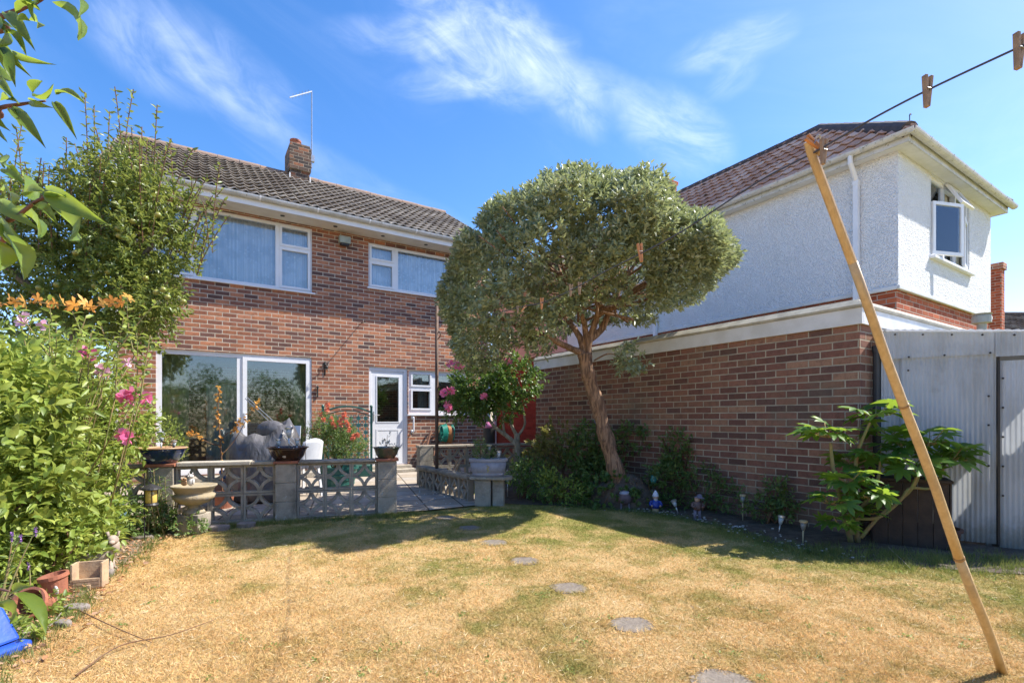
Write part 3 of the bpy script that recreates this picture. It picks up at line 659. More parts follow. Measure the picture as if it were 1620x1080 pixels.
SL = Vector((0, 3.22, 1.93)); Ls = SL.length
ro = tile_sheet('roof', H, m_tile1, (-.18, -EO - .03, HE + .14), (1, 0, 0), SL, (0, -1.93, 3.22), HW + .36, Ls + .03, .315, .165, .018, .06)
bk = MB(); bk.add([(-.18, HD / 2, HE + .14 + 1.95), (HW + .18, HD / 2, HE + .14 + 1.95), (HW + .18, HD + EO, HE + .14), (-.18, HD + EO, HE + .14)], [(3, 2, 1, 0)])
bk.add([(-.17, -EO, HE + .1), (-.17, HD / 2, HE + 2.04), (-.17, HD / 2, HE + 2.1), (-.17, -EO, HE + .17)], [(0, 1, 2, 3)])
bk.build('rear_roof_slope', m_ridge_dk, H)
for xx in (-.19, HW + .19): vg = MB(); vg.bar((xx, -EO, HE + .11), (xx, HD / 2, HE + .11 + 1.93), .03, .14); vg.build('verge', m_lead, H)
rd = MB()
for k in range(17):
    x0 = -.2 + k * (HW + .4) / 17; x1 = x0 + (HW + .4) / 17 - .008; zz = HE + .14 + 1.955 + .004 * (k % 3)
    rd.tube([(x0, HD / 2 + .01, zz), (x1, HD / 2 + .01, zz)], .095, 12)
rd.build('ridge_tiles', m_ridge, ro)
# chimney on the roof
CHX = 2.92 + .33
def upx(px, y):                               # x along the house at depth-offset y seen in column px
    Ox, Oy = -6.33 - .5403 * y, 7.98 + .8415 * y; r = (px - 810) / F
    return (r * Oy - Ox) / (.8415 - r * .5403)
cx0, cx1 = upx(457, 2.5), upx(491, 2.5)
ch = MB(); ch.box(cx0 + .03, cx1 - .03, 2.45, 3.05, 6.35, 6.95); ch.box(cx0, cx1, 2.40, 3.10, 6.95, 7.5); ch.box(cx0 + .02, cx1 - .02, 2.42, 3.08, 7.5, 7.56)
cho = ch.build('chimney', m_chim, ro)
MB().lathe([(.11, 7.55), (.115, 7.72), (.13, 7.73), (.13, 7.77), (.09, 7.77), (.085, 7.6)], 16, ((cx0 + cx1) / 2 - .05, 2.75, 0)).build('chimney_pot', m_terra, ro)
fl = MB(); fl.bar((cx0 - .03, 2.43, 6.66), (cx1 + .05, 2.43, 6.66), .012, .09, (0, -1, 1)); fl.box(cx0 + .0, cx0 + .028, 2.435, 2.447, 6.62, 6.85); fl.box(cx1 - .028, cx1, 2.435, 2.447, 6.62, 6.85); fl.build('flashing', m_lead, ro)
dp = MB(); dp.tube([(-.01, -EO - .06, HE + .1), (.0, -.1, HE - .35), (.0, -.06, HE - .5), (.0, -.06, .1)], .034, 10); dp.build('downpipe', m_upvc, H, smooth=True)
dp = MB(); dp.box(HW - .03, HW + .035, -.07, -.005, .05, HE - .4); dp.tube([(HW, -.04, HE - .4), (HW, -EO - .05, HE + .1)], .033, 8); dp.build('downpipe', m_upvc, H)
cb = MB(); cb.tube([(5.55, -.008, 4.0 - .3), (5.56, -.008, 2.2)], .004, 5); cb.build('cable', m_black, H)

HM = FR[H.name]
def hl(x, y, z): return HM @ Vector((x, y, z))
# aerial
ae = thing('tv_aerial', 'thin metal television aerial strapped to the brick chimney', 'aerial', hl(cx1 + .03, 2.5, 6.9), RZ)
a_ = MB(); a_.tube([(0, 0, .2), (0, 0, 2.05)], .013, 6); a_.build('mast', m_metal, ae)
a_ = MB(); a_.bar((0, 0, 2.03), (-.50, -.10, 1.66), .022, .022)
for k in range(6):
    t = k / 6; p = Vector((-.08 - .42 * t, -.02 - .08 * t, 1.97 - .31 * t)); a_.tube([p + Vector((.0, -.03, .05)), p - Vector((.0, -.03, .05))], .004, 4)
a_.build('antenna_arm', m_metal, ae)
a_ = MB(); a_.box(-.05, .06, -.04, .05, .35, .5); a_.box(-.03, .01, -.02, .02, .2, .36); a_.build('junction_box', m_metal, ae)
# floodlight
fl = thing('security_light', 'small grey security light fixed under the eaves between upper windows', 'light', hl(3.55, 0, 4.55), RZ)
a_ = MB(); a_.box(-.11, .11, -.15, -.05, -.0, .14); a_.box(-.04, .04, -.05, -.002, .03, .11); a_.build('housing', M_plain('grey_green_plastic', (.36, .40, .33), rough=.5), fl, bevel=.012)
a_ = MB(); a_.box(-.08, .08, -.145, -.055, -.045, -.001); a_.build('sensor', m_black, fl, bevel=.01)
# grab rail
gr = MB(); gr.tube(smooth_path([(0, -.01, .30), (0, -.065, .30), (0, -.075, .27), (0, -.075, .03), (0, -.065, 0), (0, -.01, 0)], 3), .017, 10)
gr.lathe([(.035, 0), (.035, .012)], 14, (0, -.002, .30), M=Matrix.Rotation(R(90), 4, 'X')); gr.lathe([(.035, 0), (.035, .012)], 14, (0, -.002, 0), M=Matrix.Rotation(R(90), 4, 'X'))
o = gr.build('grab_rail', m_upvc, None, smooth=True); o.location = hl(4.99, 0, .84); o.rotation_euler.z = RZ; tag(o, 'short white grab rail on brick wall beside back door', 'rail')
# iron bracket ornaments + rod
o = MB(); o.tube(smooth_path([(0, -.01, 0), (0, -.10, .05), (0, -.16, .0), (0, -.1, -.06)], 4), .006, 6); o.tube([(0, -.008, .12), (0, -.008, -.14)], .012, 6); o.ball((0, -.14, -.0), .035, 8, 6); o.ball((0, -.02, .06), .03, 8, 6)
for s in (-1, 1): o.tube(smooth_path([(0, -.02, .1), (.05 * s, -.03, .07), (.03 * s, -.03, 0), (.06 * s, -.03, -.08)], 3), .006, 5)
o = o.build('wall_bracket', m_black); o.location = hl(3.2, 0, 2.1); o.rotation_euler.z = RZ; tag(o, 'black scrolled iron hanging bracket on brick beside patio door', 'bracket')
o = MB().tube([(0, -.02, .12), (0, -.02, -.1)], .014, 6); o.ball((0, -.035, .1), .025, 8, 6); o.tube([(0, -.002, 0), (0, -.03, 0)], .008, 5); o = o.build('door_hook', m_black); o.location = hl(3.06, 0, 1.62); o.rotation_euler.z = RZ
tag(o, 'small black iron hook on brick above the trellis', 'hook')
o = MB().tube([(0, -.003, 0), (0, -.28, -.02)], .008, 6); o.ball((0, -.28, -.02), .016, 8, 6); o = o.build('line_hook', m_black); o.location = hl(3.9, 0, 3.04); o.rotation_euler.z = RZ
tag(o, 'thin metal rod sticking out of brick wall between storeys', 'hook')

# ---------------------------------------------------------------- garage
G = thing('garage', 'single storey flat roofed brown brick garage with white fascia board', 'garage', (3.26, 4.68, 0), RZ)
GL, GW = 5.23, 3.0
w_ = MB(); w_.box(0, GW, 0, .22, -.1, 2.0); w_.box(0, .22, .22, GL, -.1, 2.0); w_.box(GW - .22, GW, .22, GL, -.1, 2.0); w_.box(.22, GW - .22, GL - .22, GL, -.1, 2.0); w_.build('wall', m_brick2, G)
f_ = MB(); f_.box(-.03, -.005, -.03, GL + .03, 1.99, 2.145); f_.box(-.005, GW + .06, -.03, -.005, 1.99, 2.145); f_.build('fascia', m_paint, G, bevel=.002)
f_ = MB(); pr = [(-.045, 2.147), (-.05, 2.17), (.03, 2.235), (.10, 2.235), (.10, 2.147)]
f_.add([(x, -.045 if i < 2 else (.03 if i == 2 else .10), z) for i, (x, z) in enumerate(pr)] + [(x, GL + .04, z) for x, z in pr], [(0, 1, 6, 5), (1, 2, 7, 6), (2, 3, 8, 7), (3, 4, 9, 8), (4, 0, 5, 9), (5, 6, 7, 8, 9)])
f_.add([(x2, y, z) for x2, (y, z) in zip([-.045, -.05, .03, .10, .10], pr)] + [(GW + .08, y, z) for y, z in pr], [(0, 5, 6, 1), (1, 6, 7, 2), (2, 7, 8, 3), (3, 8, 9, 4), (4, 9, 5, 0), (5, 9, 8, 7, 6)])
f_.build('roof_edge', m_parapet, G)
MB().box(-.02, GW, -.02, GL, 2.0, 2.16).build('roof', m_parapet, G)

# ---------------------------------------------------------------- white rendered house
Wh = thing('white_house', 'white pebbledashed house with terracotta hipped roof above the garage', 'house', (5.43, 7.05, 0), RZ)
WW, WL, WE = 3.95, 7.3, 4.90
hole = [(1.15, 2.85, 3.60, 4.86)]
w_ = MB(); w_.plate(0, WW, -.1, 2.93, [], 0, .24); w_.box(0, .24, .24, WL, -.1, 2.93); w_.box(WW - .24, WW, .24, WL, -.1, 2.93); w_.box(.24, WW - .24, WL - .24, WL, -.1, 2.93); w_.build('brick_base', m_brick3, Wh)
w_ = MB(); w_.plate(-.03, WW + .03, 2.935, WE, hole, -.03, .22)
w_.box(-.03, .21, .22, WL, 2.935, WE); w_.box(WW - .21, WW + .03, .22, WL, 2.935, WE); w_.box(.21, WW - .21, WL - .24, WL, 2.935, WE)
w_.build('rendered_wall', m_dash, Wh)
w_ = MB(); w_.box(-.055, WW + .05, -.055, -.031, 2.925, 2.985); w_.box(-.055, -.031, -.031, WL, 2.925, 2.985); w_.build('bellcast_band', m_paint, Wh, bevel=.01)
EOH = .22
s_ = MB(); s_.box(-EOH + .02, WW + EOH - .02, -EOH + .02, -.031, WE - .03, WE - .01); s_.box(-EOH + .02, -.031, -.031, WL, WE - .03, WE - .01); s_.box(WW + .031, WW + EOH, -.031, WL, WE - .03, WE - .01); s_.build('soffit', M_plain('off_white_soffit', (.72, .72, .71), (.62, .62, .60), .6, 4), Wh)
s_ = MB(); s_.box(-EOH, WW + EOH, -EOH, -EOH + .019, WE - .04, WE + .08); s_.box(-EOH, -EOH + .019, -EOH + .02, WL, WE - .04, WE + .08); s_.box(WW + EOH - .019, WW + EOH, -EOH + .02, WL, WE - .04, WE + .08); s_.build('fascia', m_gut_dirty, Wh)
gt = MB(); gy = -EOH - .06; gutter(gt, (gy - .04, gy, WE + .085), (WW - gy + .04, gy, WE + .085), .058); gutter(gt, (gy, WL, WE + .087), (gy, gy - .03, WE + .087), .058)
gto = gt.build('gutter', m_gut_dirty, Wh)
for k in range(5): b_ = MB(); gx = .2 + k * .85; gutter(b_, (gx, gy, WE + .088), (gx + .03, gy, WE + .088), .064); b_.build('bracket', m_gutter, gto)
for k in range(8): b_ = MB(); yy = .3 + k * .9; gutter(b_, (gy, yy + .03, WE + .09), (gy, yy, WE + .09), .064); b_.build('bracket', m_gutter, gto)
hw = (WW + 2 * EOH) / 2; rz_ = 1.80; e0 = -EOH - .03; ez = WE + .06; xm = WW / 2; hw2 = hw + .03
clipA = [((e0, e0, 0), (1, -1, 0))]             # keep x-e0 < y-e0 side for the long slope
sl_ = Vector((hw2, 0, rz_)); ro = tile_sheet('roof', Wh, m_tile2, (e0, WL + .1, ez), (0, -1, 0), sl_, (-rz_, 0, hw2), WL + .1 - e0, sl_.length, .31, .2, .02, .055, clips=clipA)
clipB = [((e0, e0, 0), (-1, 1, 0)), ((WW - e0, e0, 0), (1, 1, 0))]
sl2 = Vector((0, hw2, rz_)); tile_sheet('hip_slope', Wh, m_tile2, (e0, e0, ez), (1, 0, 0), sl2, (0, -rz_, hw2), 2 * hw2, sl2.length, .31, .155, clips=clipB)
clipC = [((WW - e0, e0, 0), (-1, -1, 0))]
sl3 = Vector((-hw2, 0, rz_)); tile_sheet('roof_slope', Wh, m_tile2, (WW - e0, e0, ez), (0, 1, 0), sl3, (rz_, 0, hw2), WL + .1 - e0, sl3.length, .31, .155, clips=clipC)
rd = MB()
def ridge_run(a, b, n, r=.10):
    a, b = Vector(a), Vector(b)
    for k in range(n): rd.tube([a.lerp(b, k / n), a.lerp(b, (k + .97) / n)], [r, r * 1.06], 12)
top = Vector((xm, e0 + hw2, ez + rz_ + .0)); ridge_run((xm, WL + .1, ez + rz_), top, 14); ridge_run((e0 + .03, e0 + .03, ez + .05), top, 9, .105); ridge_run((WW - e0 - .03, e0 + .03, ez + .05), top, 9, .105)
rd.build('ridge_tiles', m_ridge_dk, ro, smooth=False)
MB().tube([(0, 0, -.1), (0, 0, .09)], .006, 6).tube(smooth_path([(0, 0, .09), (.02, 0, .12), (.05, 0, .12)], 3), .008, 6).build('hip_iron', m_black, ro).location = (e0 + .02, e0 + .02, ez + .14)
MB().tube([(0, 0, -.1), (0, 0, .06)], .006, 6).ball((.03, 0, .07), .02, 8, 6).build('hip_iron', m_black, ro).location = (WW - e0 - .02, e0 + .02, ez + .1)
fx = .9; fz = ez + rz_ * (fx - e0) / hw2
MB().lathe([(.065, fz - .1), (.065, fz + .2), (.075, fz + .21), (.05, fz + .24), (.05, fz + .3), (.09, fz + .31), (.09, fz + .34), (.02, fz + .37)], 14, (fx, 4.9, 0)).build('flue', m_metal, ro)
c_ = MB(); c_.box(xm - .25, xm + .25, 5.6, 6.1, 6.6, 7.16); c_.box(xm - .28, xm + .28, 5.57, 6.13, 7.161, 7.25); c_.build('chimney', m_brick3, ro)
# window with open sashes
fo = MB(); wx0, wx1, wz0, wz1 = 1.15, 2.85, 3.60, 4.86
L_ = [(1.21, 1.74, 4.47, 4.80, 0), (1.80, 2.26, 4.47, 4.80, 0), (2.32, 2.79, 4.47, 4.80, 0), (1.21, 1.74, 3.67, 4.40, 0), (1.80, 2.26, 3.67, 4.40, 0), (2.32, 2.79, 3.67, 4.40, 0)]
fo.plate(wx0, wx1, wz0, wz1, [l[:4] for l in L_], .0, .07); wo = fo.build('window', m_upvc, Wh, bevel=.003)
for i, l in enumerate(L_):
    if i in (0, 2, 4): MB().box(l[0], l[1], .03, .036, l[2], l[3]).build('pane', m_glass, wo)
def sash(hx, hy, ang, w_, z0, z1, tilt=0):
    M = Matrix.Translation((hx, hy, 0)) @ Matrix.Rotation(ang, 4, 'Z')
    if tilt: M = Matrix.Translation((hx, hy, z1)) @ Matrix.Rotation(-tilt, 4, 'X') @ Matrix.Translation((0, 0, -z1))
    s = MB(); s.plate(0, w_, z0, z1, [(.05, w_ - .05, z0 + .05, z1 - .05)], -.05, -.01, M); s.build('sash', m_upvc, wo)
    s = MB(); s.box(.045, w_ - .045, -.032, -.026, z0 + .045, z1 - .045, M); s.build('pane', m_glass, wo)
sash(1.18, -.01, R(-20), .60, 3.63, 4.44); sash(2.82, -.03, R(180 + 11), .50, 3.63, 4.44); sash(1.77, -.01, 0, .52, 4.43, 4.84, R(28))
MB().box(wx0 - .05, wx1 + .08, -.10, -.001, wz0 - .045, wz0 - .003).build('sill', m_upvc, wo, bevel=.006)
q = MB(); wavy(q, 1.17, 2.1, 3.62, 4.85, .09, .01, .09, 3); q.build('curtain', m_cur, wo, smooth=True); q = MB(); wavy(q, 2.1, 2.84, 3.62, 4.85, .09, .01, .11, 5); q.build('curtain', M_plain('pale_beige_curtain', (.75, .65, .45), (.65, .55, .38), .9), wo, smooth=True)
MB().plate(.25, WW - .25, 2.96, WE, [], .75, .8).build('room_wall', M_plain('cream_room', (.5, .42, .26), rough=.9), Wh)
for yy in (.47, 4.28):
    d_ = MB(); d_.tube([(-EOH - .06, yy, WE + .04), (-EOH - .06, yy, WE - .06), (-.09, yy, WE - .28)], .034, 8); d_.box(-.125, -.058, yy - .033, yy + .033, 2.3, WE - .26); d_.box(-.13, -.053, yy - .04, yy + .04, WE - .34, WE - .28)
    d_.build('downpipe', m_upvc, Wh)
# vent cowl on garage roof
vc = MB().lathe([(.05, 0), (.05, .2), (.1, .21), (.1, .30), (.085, .31), (.11, .33), (.02, .35)], 16); vc = vc.build('vent_cowl', M_plain('grey_plastic_pipe', (.42, .43, .38), rough=.6), None, smooth=False)
vc.location = at(1553, 522, 6.6); vc.location.z = 2.16; tag(vc, 'grey plastic vent cowl standing on the flat garage roof edge', 'vent')

# pink house beyond
Pk = thing('pink_house', 'pink rendered house with painted red brick base behind the round tree', 'house', (5.43 - .5403 * 7.34, 7.05 + .8415 * 7.34, 0), RZ)
MB().box(0, 4, 0, 3.85, -.1, 2.9).build('brick_base', m_brick4, Pk); MB().box(-.02, 4.02, .01, 3.87, 2.905, 4.9).build('rendered_wall', m_dashpink, Pk)
MB().add([(-.3, 0, 4.905), (4.3, 0, 4.905), (2, 0, 6.8), (-.3, 4.1, 4.905), (4.3, 4.1, 4.905), (2, 4.1, 6.8)], [(0, 1, 2), (3, 5, 4), (0, 2, 5, 3), (1, 4, 5, 2), (0, 3, 4, 1)]).build('roof', m_ridge, Pk)
MB().box(-.12, -.03, 3.6, 3.7, .1, 4.85).build('downpipe', m_upvc, Pk)

# far chimney and bungalow roof at right
p = at(1579, 525, 13.5)
Ck = thing('brick_chimney', 'tall slim red brick chimney stack right of white house', 'chimney', (p.x, p.y, 0), RZ)
hz = CAM_H + (HOR - 428) / F * 13.5
MB().box(-.13, .13, -.1, .5, 0, hz).build('shaft', m_brick3, Ck); MB().box(-.17, .17, -.14, .54, hz + .001, hz + .18).build('cap', m_brick1, Ck, bevel=.01)
p = at(1590, 530, 19)
Bn = thing('bungalow', 'distant house with dark brown tiled roof at right edge', 'house', (p.x + .3, p.y, 0), 0)
MB().box(0, 8, 0, 6, 0, 4.2).build('wall', m_brick1, Bn)
tile_sheet('roof', Bn, M_tile('brown_tile', [(0, (.10, .07, .055)), (.5, (.17, .12, .09)), (1, (.30, .24, .18))], course=.3, tw=.3), (-.3, -.3, 4.1), (1, 0, 0), (0, 3, 1.5), (0, -1.5, 3), 8.5, 3.4, .3, .25)
MB().tube([(-.3, 2.75, 5.66), (8.2, 2.75, 5.66)], .12, 10).build('ridge_tiles', m_ridge_dk, Bn)

# ---------------------------------------------------------------- corrugated shed
S0 = Vector((3.49, 4.72, 0)); S1v = Vector((.847, -.531, 0)); srz = math.atan2(-.531, .847)
Sh = thing('corrugated_shed', 'lean-to shed clad in translucent white corrugated sheet beside garage', 'shed', S0, srz)
sx = lambda px: ((px - 810) / F * S0.y - S0.x) / (S1v.x - (px - 810) / F * S1v.y)
x_d = sx(1573); x_k = sx(1432); x_e = sx(1720)
def topz(x): return 1.925 - .095 * x
def corr(name, x0, x1, z0, z1f, y, pitch=.034, amp=.0055, parent=Sh):
    n = int((x1 - x0) / pitch * 6); vs = []
    for i in range(n + 1):
        x = x0 + (x1 - x0) * i / n; a = amp * math.sin(x / pitch * 6.283); z1 = z1f(x) if callable(z1f) else z1f
        for z in (z0, (z0 + z1) / 2, z1): vs.append((x, y + a + .004 * math.sin(x * 5 + z * 3), z))
    return MB().add(vs, [(i * 3 + k, i * 3 + 3 + k, i * 3 + 4 + k, i * 3 + 1 + k) for i in range(n) for k in (0, 1)]).build(name, m_corr, parent, smooth=True)
corr('wall_sheet', .0, x_k, .02, lambda x: 1.70, .006); corr('wall_sheet', x_k - .03, x_d + .01, .03, lambda x: 1.685, -.01)
corr('upper_sheet', .0, x_d + .05, 1.66, topz, -.026); corr('upper_sheet', x_d + .0, x_e, 1.635, topz, -.04)
dr = corr('door', x_d + .03, x_e, .0, 1.60, -.012)
f_ = MB()
for z in (.8, 1.6): f_.box(.0, x_d - .04, .03, .07, z, z + .06)
f_.box(x_d - .05, x_d - .01, .02, .07, 0, 1.8); f_.box(-.005, .035, .02, .07, 0, 1.9); f_.box(x_k - .02, x_k + .02, .03, .07, 0, 1.7); f_.box(0, x_e, .03, .07, 1.74, 1.78); f_.build('timber_frame', M_plain('grey_timber', (.20, .2, .19), (.13, .13, .12), .8, 14), Sh)
f_ = MB(); f_.box(x_d + .03, x_d + .07, .012, .05, 0.02, 1.6); f_.box(x_d + .07, x_e, .012, .05, .78, .84); f_.build('door_frame', M_plain('pale_grey_batten', (.42, .44, .43), rough=.7), dr)
MB().box(x_d + .015, x_d + .03, -.035, -.02, .02, 1.6).build('door_edge', m_black, dr)
f_ = MB()
for x, z in [(x, 1.67) for x in (.2, .45, .75)] + [(x, topz(x) - .03) for x in (.1, .3, .5, .7, .9, 1.1, 1.3)] + [(x_k + .02, z) for z in (1.55, 1.2)] + [(x_d + .05, z) for z in (1.45, 1.2, .95, .7, .45)] + [(x_d - .04, z) for z in (1.3, 1.05, .7)]:
    f_.ball((x, -.048 if z > 1.62 else -.02, z), .009, 8, 5)
tag(f_.build('screw', m_black, Sh), kind='stuff')
rf = MB(); n = 80
for i in range(n + 1):
    x = -.02 + (x_e + .06) * i / n; a = .006 * math.sin(i * 1.9)
    for y, dz in ((-.07, 0), (.9, .1), (2.2, .24)): rf.v.append((x, y, topz(x) + .012 + a + dz))
rf.f = [(i * 3 + k, i * 3 + 3 + k, i * 3 + 4 + k, i * 3 + 1 + k) for i in range(n) for k in (0, 1)]; rf.mi = [0] * len(rf.f); rf.build('roof_sheet', m_corr, Sh, smooth=True)
MB().box(x_e + .05, x_e + .08, -.05, 2.2, 0, 1.6).build('added_side_wall', m_corr, Sh); MB().box(.7, x_e + .05, 1.6, 1.63, 0, 1.85).build('added_rear_wall', m_room, Sh); MB().box(x_d - .03, x_d + .05, .072, .10, 0, 1.7).build('door_post', M_plain('dark_timber_post', (.10, .09, .08)), Sh)  # unseen side and rear walls, added to block sun and darken the inside
p_ = MB().tube([(0, 0, .0), (0, 0, 1.78)], .034, 10); p_.tube([(0, 0, 1.74), (0, 0, 1.80)], .042, 10); p_ = p_.build('rainwater_pipe', M_plain('dark_grey_pipe', (.05, .055, .06), rough=.5)); gq = FR[G.name] @ Vector((.235, -.05, 0)); p_.location = gq
tag(p_, 'dark grey rainwater pipe between garage corner and corrugated shed', 'pipe')

# ---------------------------------------------------------------- pierced screen block walls
def screen_block(w_, h_, d=.09):
    mb = MB(); t = .022
    mb.plate(0, w_, 0, h_, [(t, w_ - t, t, h_ - t)], 0, d)
    for (cx, cz, a0) in ((0, 0, 0), (w_, 0, 90), (w_, h_, 180), (0, h_, 270)):
        n = 9; vs = []
        for i in range(n + 1):
            a = R(a0 + 4 + 82 * i / n)
            for rr in (.445, .555):
                for y in (.008, d - .008): vs.append((cx + math.cos(a) * rr * w_ * .98, y, cz + math.sin(a) * rr * h_ * .98))
        fs = []
        for i in range(n):
            b = i * 4; fs += [(b, b + 2, b + 6, b + 4), (b + 1, b + 5, b + 7, b + 3), (b, b + 4, b + 5, b + 1), (b + 2, b + 3, b + 7, b + 6)]
        mb.add(vs, fs)
    return mb
EW = Vector((.951, .309, 0)); wrz = math.atan2(.309, .951); A0 = Vector((-3.47, 5.147, 0))
SW = thing('screen_block_wall', 'low patio wall of pierced concrete blocks with three pillars and coping', 'wall', A0, wrz)
def pillar(mb, x0, x1, z1, y0=-.055, y1=.155):
    k = 3
    for i in range(k): mb.box(x0, x1, y0, y1, z1 * i / k + (.003 if i else -.05), z1 * (i + 1) / k - .003); mb.box(x0 + .006, x1 - .006, y0 + .006, y1 - .006, z1 * (i + 1) / k - .0031, z1 * (i + 1) / k + .0031)
for x0, x1 in ((-.225, -.005), (.945, 1.155), (2.015, 2.228)):
    mb = MB(); pillar(mb, x0, x1, .615); mb.build('pillar', m_conc, SW, bevel=.006)
    MB().box(x0 - .02, x1 + .02, -.075, .175, .619, .648).build('pillar_cap', m_terra, SW, bevel=.004)
bw = .3133
for r_ in range(2):
    for k in range(3):
        b_ = screen_block(.309, .298).build('screen_block', m_conc, SW, bevel=.003); b_.location = (.002 + k * bw, 0, .005 + r_ * .303)
    for k in range(3):
        b_ = screen_block(.283, .298).build('screen_block', m_conc, SW, bevel=.003); b_.location = (1.158 + k * .286, 0, .005 + r_ * .303)
for k in range(2):
    for r_ in range(2):
        b_ = screen_block(.298, .298).build('screen_block', m_conc, SW, bevel=.003); b_.location = (-.53 - k * .302, 0, .005 + r_ * .303)
mb = MB(); mb.box(-.86, -.25, -.04, .13, .612, .64); mb.build('coping', m_conc, SW, bevel=.006)
MB().box(.018, .70, -.045, .135, .612, .656).build('coping', m_conc_lt, SW, bevel=.008); MB().box(.705, .94, -.035, .13, .612, .648).build('coping', m_conc, SW, bevel=.006)
MB().box(1.18, 1.99, -.035, .13, .612, .645).build('coping', m_conc, SW, bevel=.008); MB().box(-.9, 2.2, -.03, .12, -.04, .004).build('footing', m_conc, SW)

L0 = Vector((-.50, 6.62, 0)); L1 = Vector((-1.42, 8.02, 0)); ld = (L1 - L0); lrz = math.atan2(ld.y, ld.x)
LW = thing('low_screen_wall', 'single course pierced concrete block wall running back beside patio path', 'wall', L0, lrz)
LL = ld.length; nb = 6; bl = (LL - .02) / nb
for k in range(nb): b_ = screen_block(bl - .004, .30).build('screen_block', m_conc, LW, bevel=.003); b_.location = (.01 + k * bl, 0, .012)
mb = MB(); mb.box(-.02, LL, -.04, .13, .317, .362); mb.build('coping', m_conc, LW, bevel=.008)
BW0 = Vector((-1.50, 8.12, 0)); BW1 = Vector((.55, 9.05, 0)); bd2 = BW1 - BW0; brz = math.atan2(bd2.y, bd2.x)
BW = thing('rear_screen_wall', 'dark weathered pierced block wall standing behind the planted corner', 'wall', BW0, brz)
mb = MB(); pillar(mb, 0, .22, .63, 0, .21); mb.build('pillar', m_conc, BW, bevel=.006)
for r_ in range(2):
    for k in range(6): b_ = screen_block(.3, .298).build('screen_block', m_conc, BW, bevel=.003); b_.location = (.225 + k * .305, .05, .01 + r_ * .303)
MB().box(-.02, bd2.length, .0, .2, .632, .672).build('coping', m_conc, BW, bevel=.008)
PP = thing('planter_pier', 'pier of two upright grey concrete slabs carrying a stone shelf', 'pier', gp(772, 800), R(-4))
mb = MB(); mb.box(-.17, .035, -.02, .18, -.03, .33); mb.box(.055, .20, .01, .2, -.03, .33); mb.build('pillar', m_conc, PP, bevel=.01)
MB().prism([(-.235, -.03), (.2, -.07), (.31, .02), (.29, .2), (-.22, .25)], .333, .372).build('shelf', m_conc, PP, bevel=.008)

# ---------------------------------------------------------------- pots and patio things
def wallpt(u, z=.648, off=.05): return A0 + EW * u + Vector((-EW.y, EW.x, 0)) * off + Vector((0, 0, z))
def bowl_prof(rb, rt, h, rim=.012, t=.012): return [(rb * .9, 0), (rb, .004), (rb + (rt - rb) * .55, h * .35), (rb + (rt - rb) * .9, h * .8), (rt, h * .9), (rt + rim, h * .93), (rt + rim, h), (rt - t, h), (rt - t - .01, h * .82)]
def M_glaze(name, c1, c2, patt):
    m, nt, b = new_mat(name); v = coord(nt); c = mixc(nt, noise(v, 9, 4).smooth(.4, .65), c1, c2); c = mixc(nt, noise(v, 17, 2).smooth(.66, .69), c, patt); setc(nt, b, c, .15, .6); return m
m_bluegl = M_glaze('blue_glaze', (.012, .03, .14), (.02, .04, .06), (.55, .58, .6)); m_brgl = M_glaze('dark_brown_glaze', (.03, .014, .01), (.05, .022, .014), (.5, .45, .4))
m_grngl = M_glaze('green_brown_glaze', (.07, .09, .05), (.14, .09, .06), (.2, .2, .14))
def bowl(name, label, loc, rb, rt, h, mat, rimmat, rz=0, n=32):
    t_ = thing(name, label, 'plant pot', loc, rz)
    MB().lathe(bowl_prof(rb, rt, h)[:5], n).build('body', mat, t_, smooth=True)
    MB().lathe([(rt - .0005, h * .9), (rt + .014, h * .92), (rt + .016, h * .98), (rt + .004, h), (rt - .014, h * .99), (rt - .03, h * .8)], n).build('rim', rimmat, t_, smooth=True)
    MB().lathe([(rt * .9, h * .82), (rt * .5, h * .88), (.01, h * .9)], 16).build('soil', m_soil, t_); return t_
bowl('bonsai_bowl', 'blue glazed bowl with tan rim on left pillar of patio wall', wallpt(-.14, .6485), .13, .22, .165, m_bluegl, M_plain('tan_rim', (.50, .30, .16), rough=.4))
bowl('bonsai_bowl', 'dark brown glazed bowl standing on middle pillar of patio wall', wallpt(1.06, .6485), .13, .20, .15, m_brgl, m_brgl)
bowl('square_pot', 'green and brown glazed pot on right pillar of patio wall', wallpt(2.12, .6485), .095, .145, .13, m_grngl, m_grngl, n=32)

SOLAR = None
def solar(name_label, loc, h=.3, tilt=(0, 0), style='steel', group='solar stake lights around the garden', sc=1.0):
    o = thing('solar_light', name_label, 'solar light', loc, 0, group); o.rotation_euler = (tilt[0], tilt[1], 0)
    hm, bm_ = (m_silver, M_SOL['glass']) if style == 'steel' else (M_SOL['cream'], M_SOL['smoke'])
    MB().tube([(0, 0, -.02), (0, 0, h - .085)], [.004, .0075], 8).build('stake', m_silver if style == 'steel' else M_SOL['cream'], o, smooth=True)
    MB().lathe([(.012, h - .09), (.02, h - .06), (.026, h - .022)], 14).build('lamp_glass', bm_, o, smooth=True)
    MB().lathe([(.027, h - .0215), (.034, h - .018), (.034, h - .004), (.026, h), (.005, h)], 16).build('cap', hm, o)
    o.scale = (sc,) * 3; return o
M_SOL = {'glass': M_plain('frosted_plastic', (.5, .55, .56), rough=.3), 'cream': M_plain('cream_plastic', (.52, .43, .26), (.42, .34, .2), .5), 'smoke': M_plain('smoky_plastic', (.25, .27, .27), rough=.3), 'teal': M_plain('blue_green_label', (.05, .25, .30), (.2, .4, .4), .4, 30)}
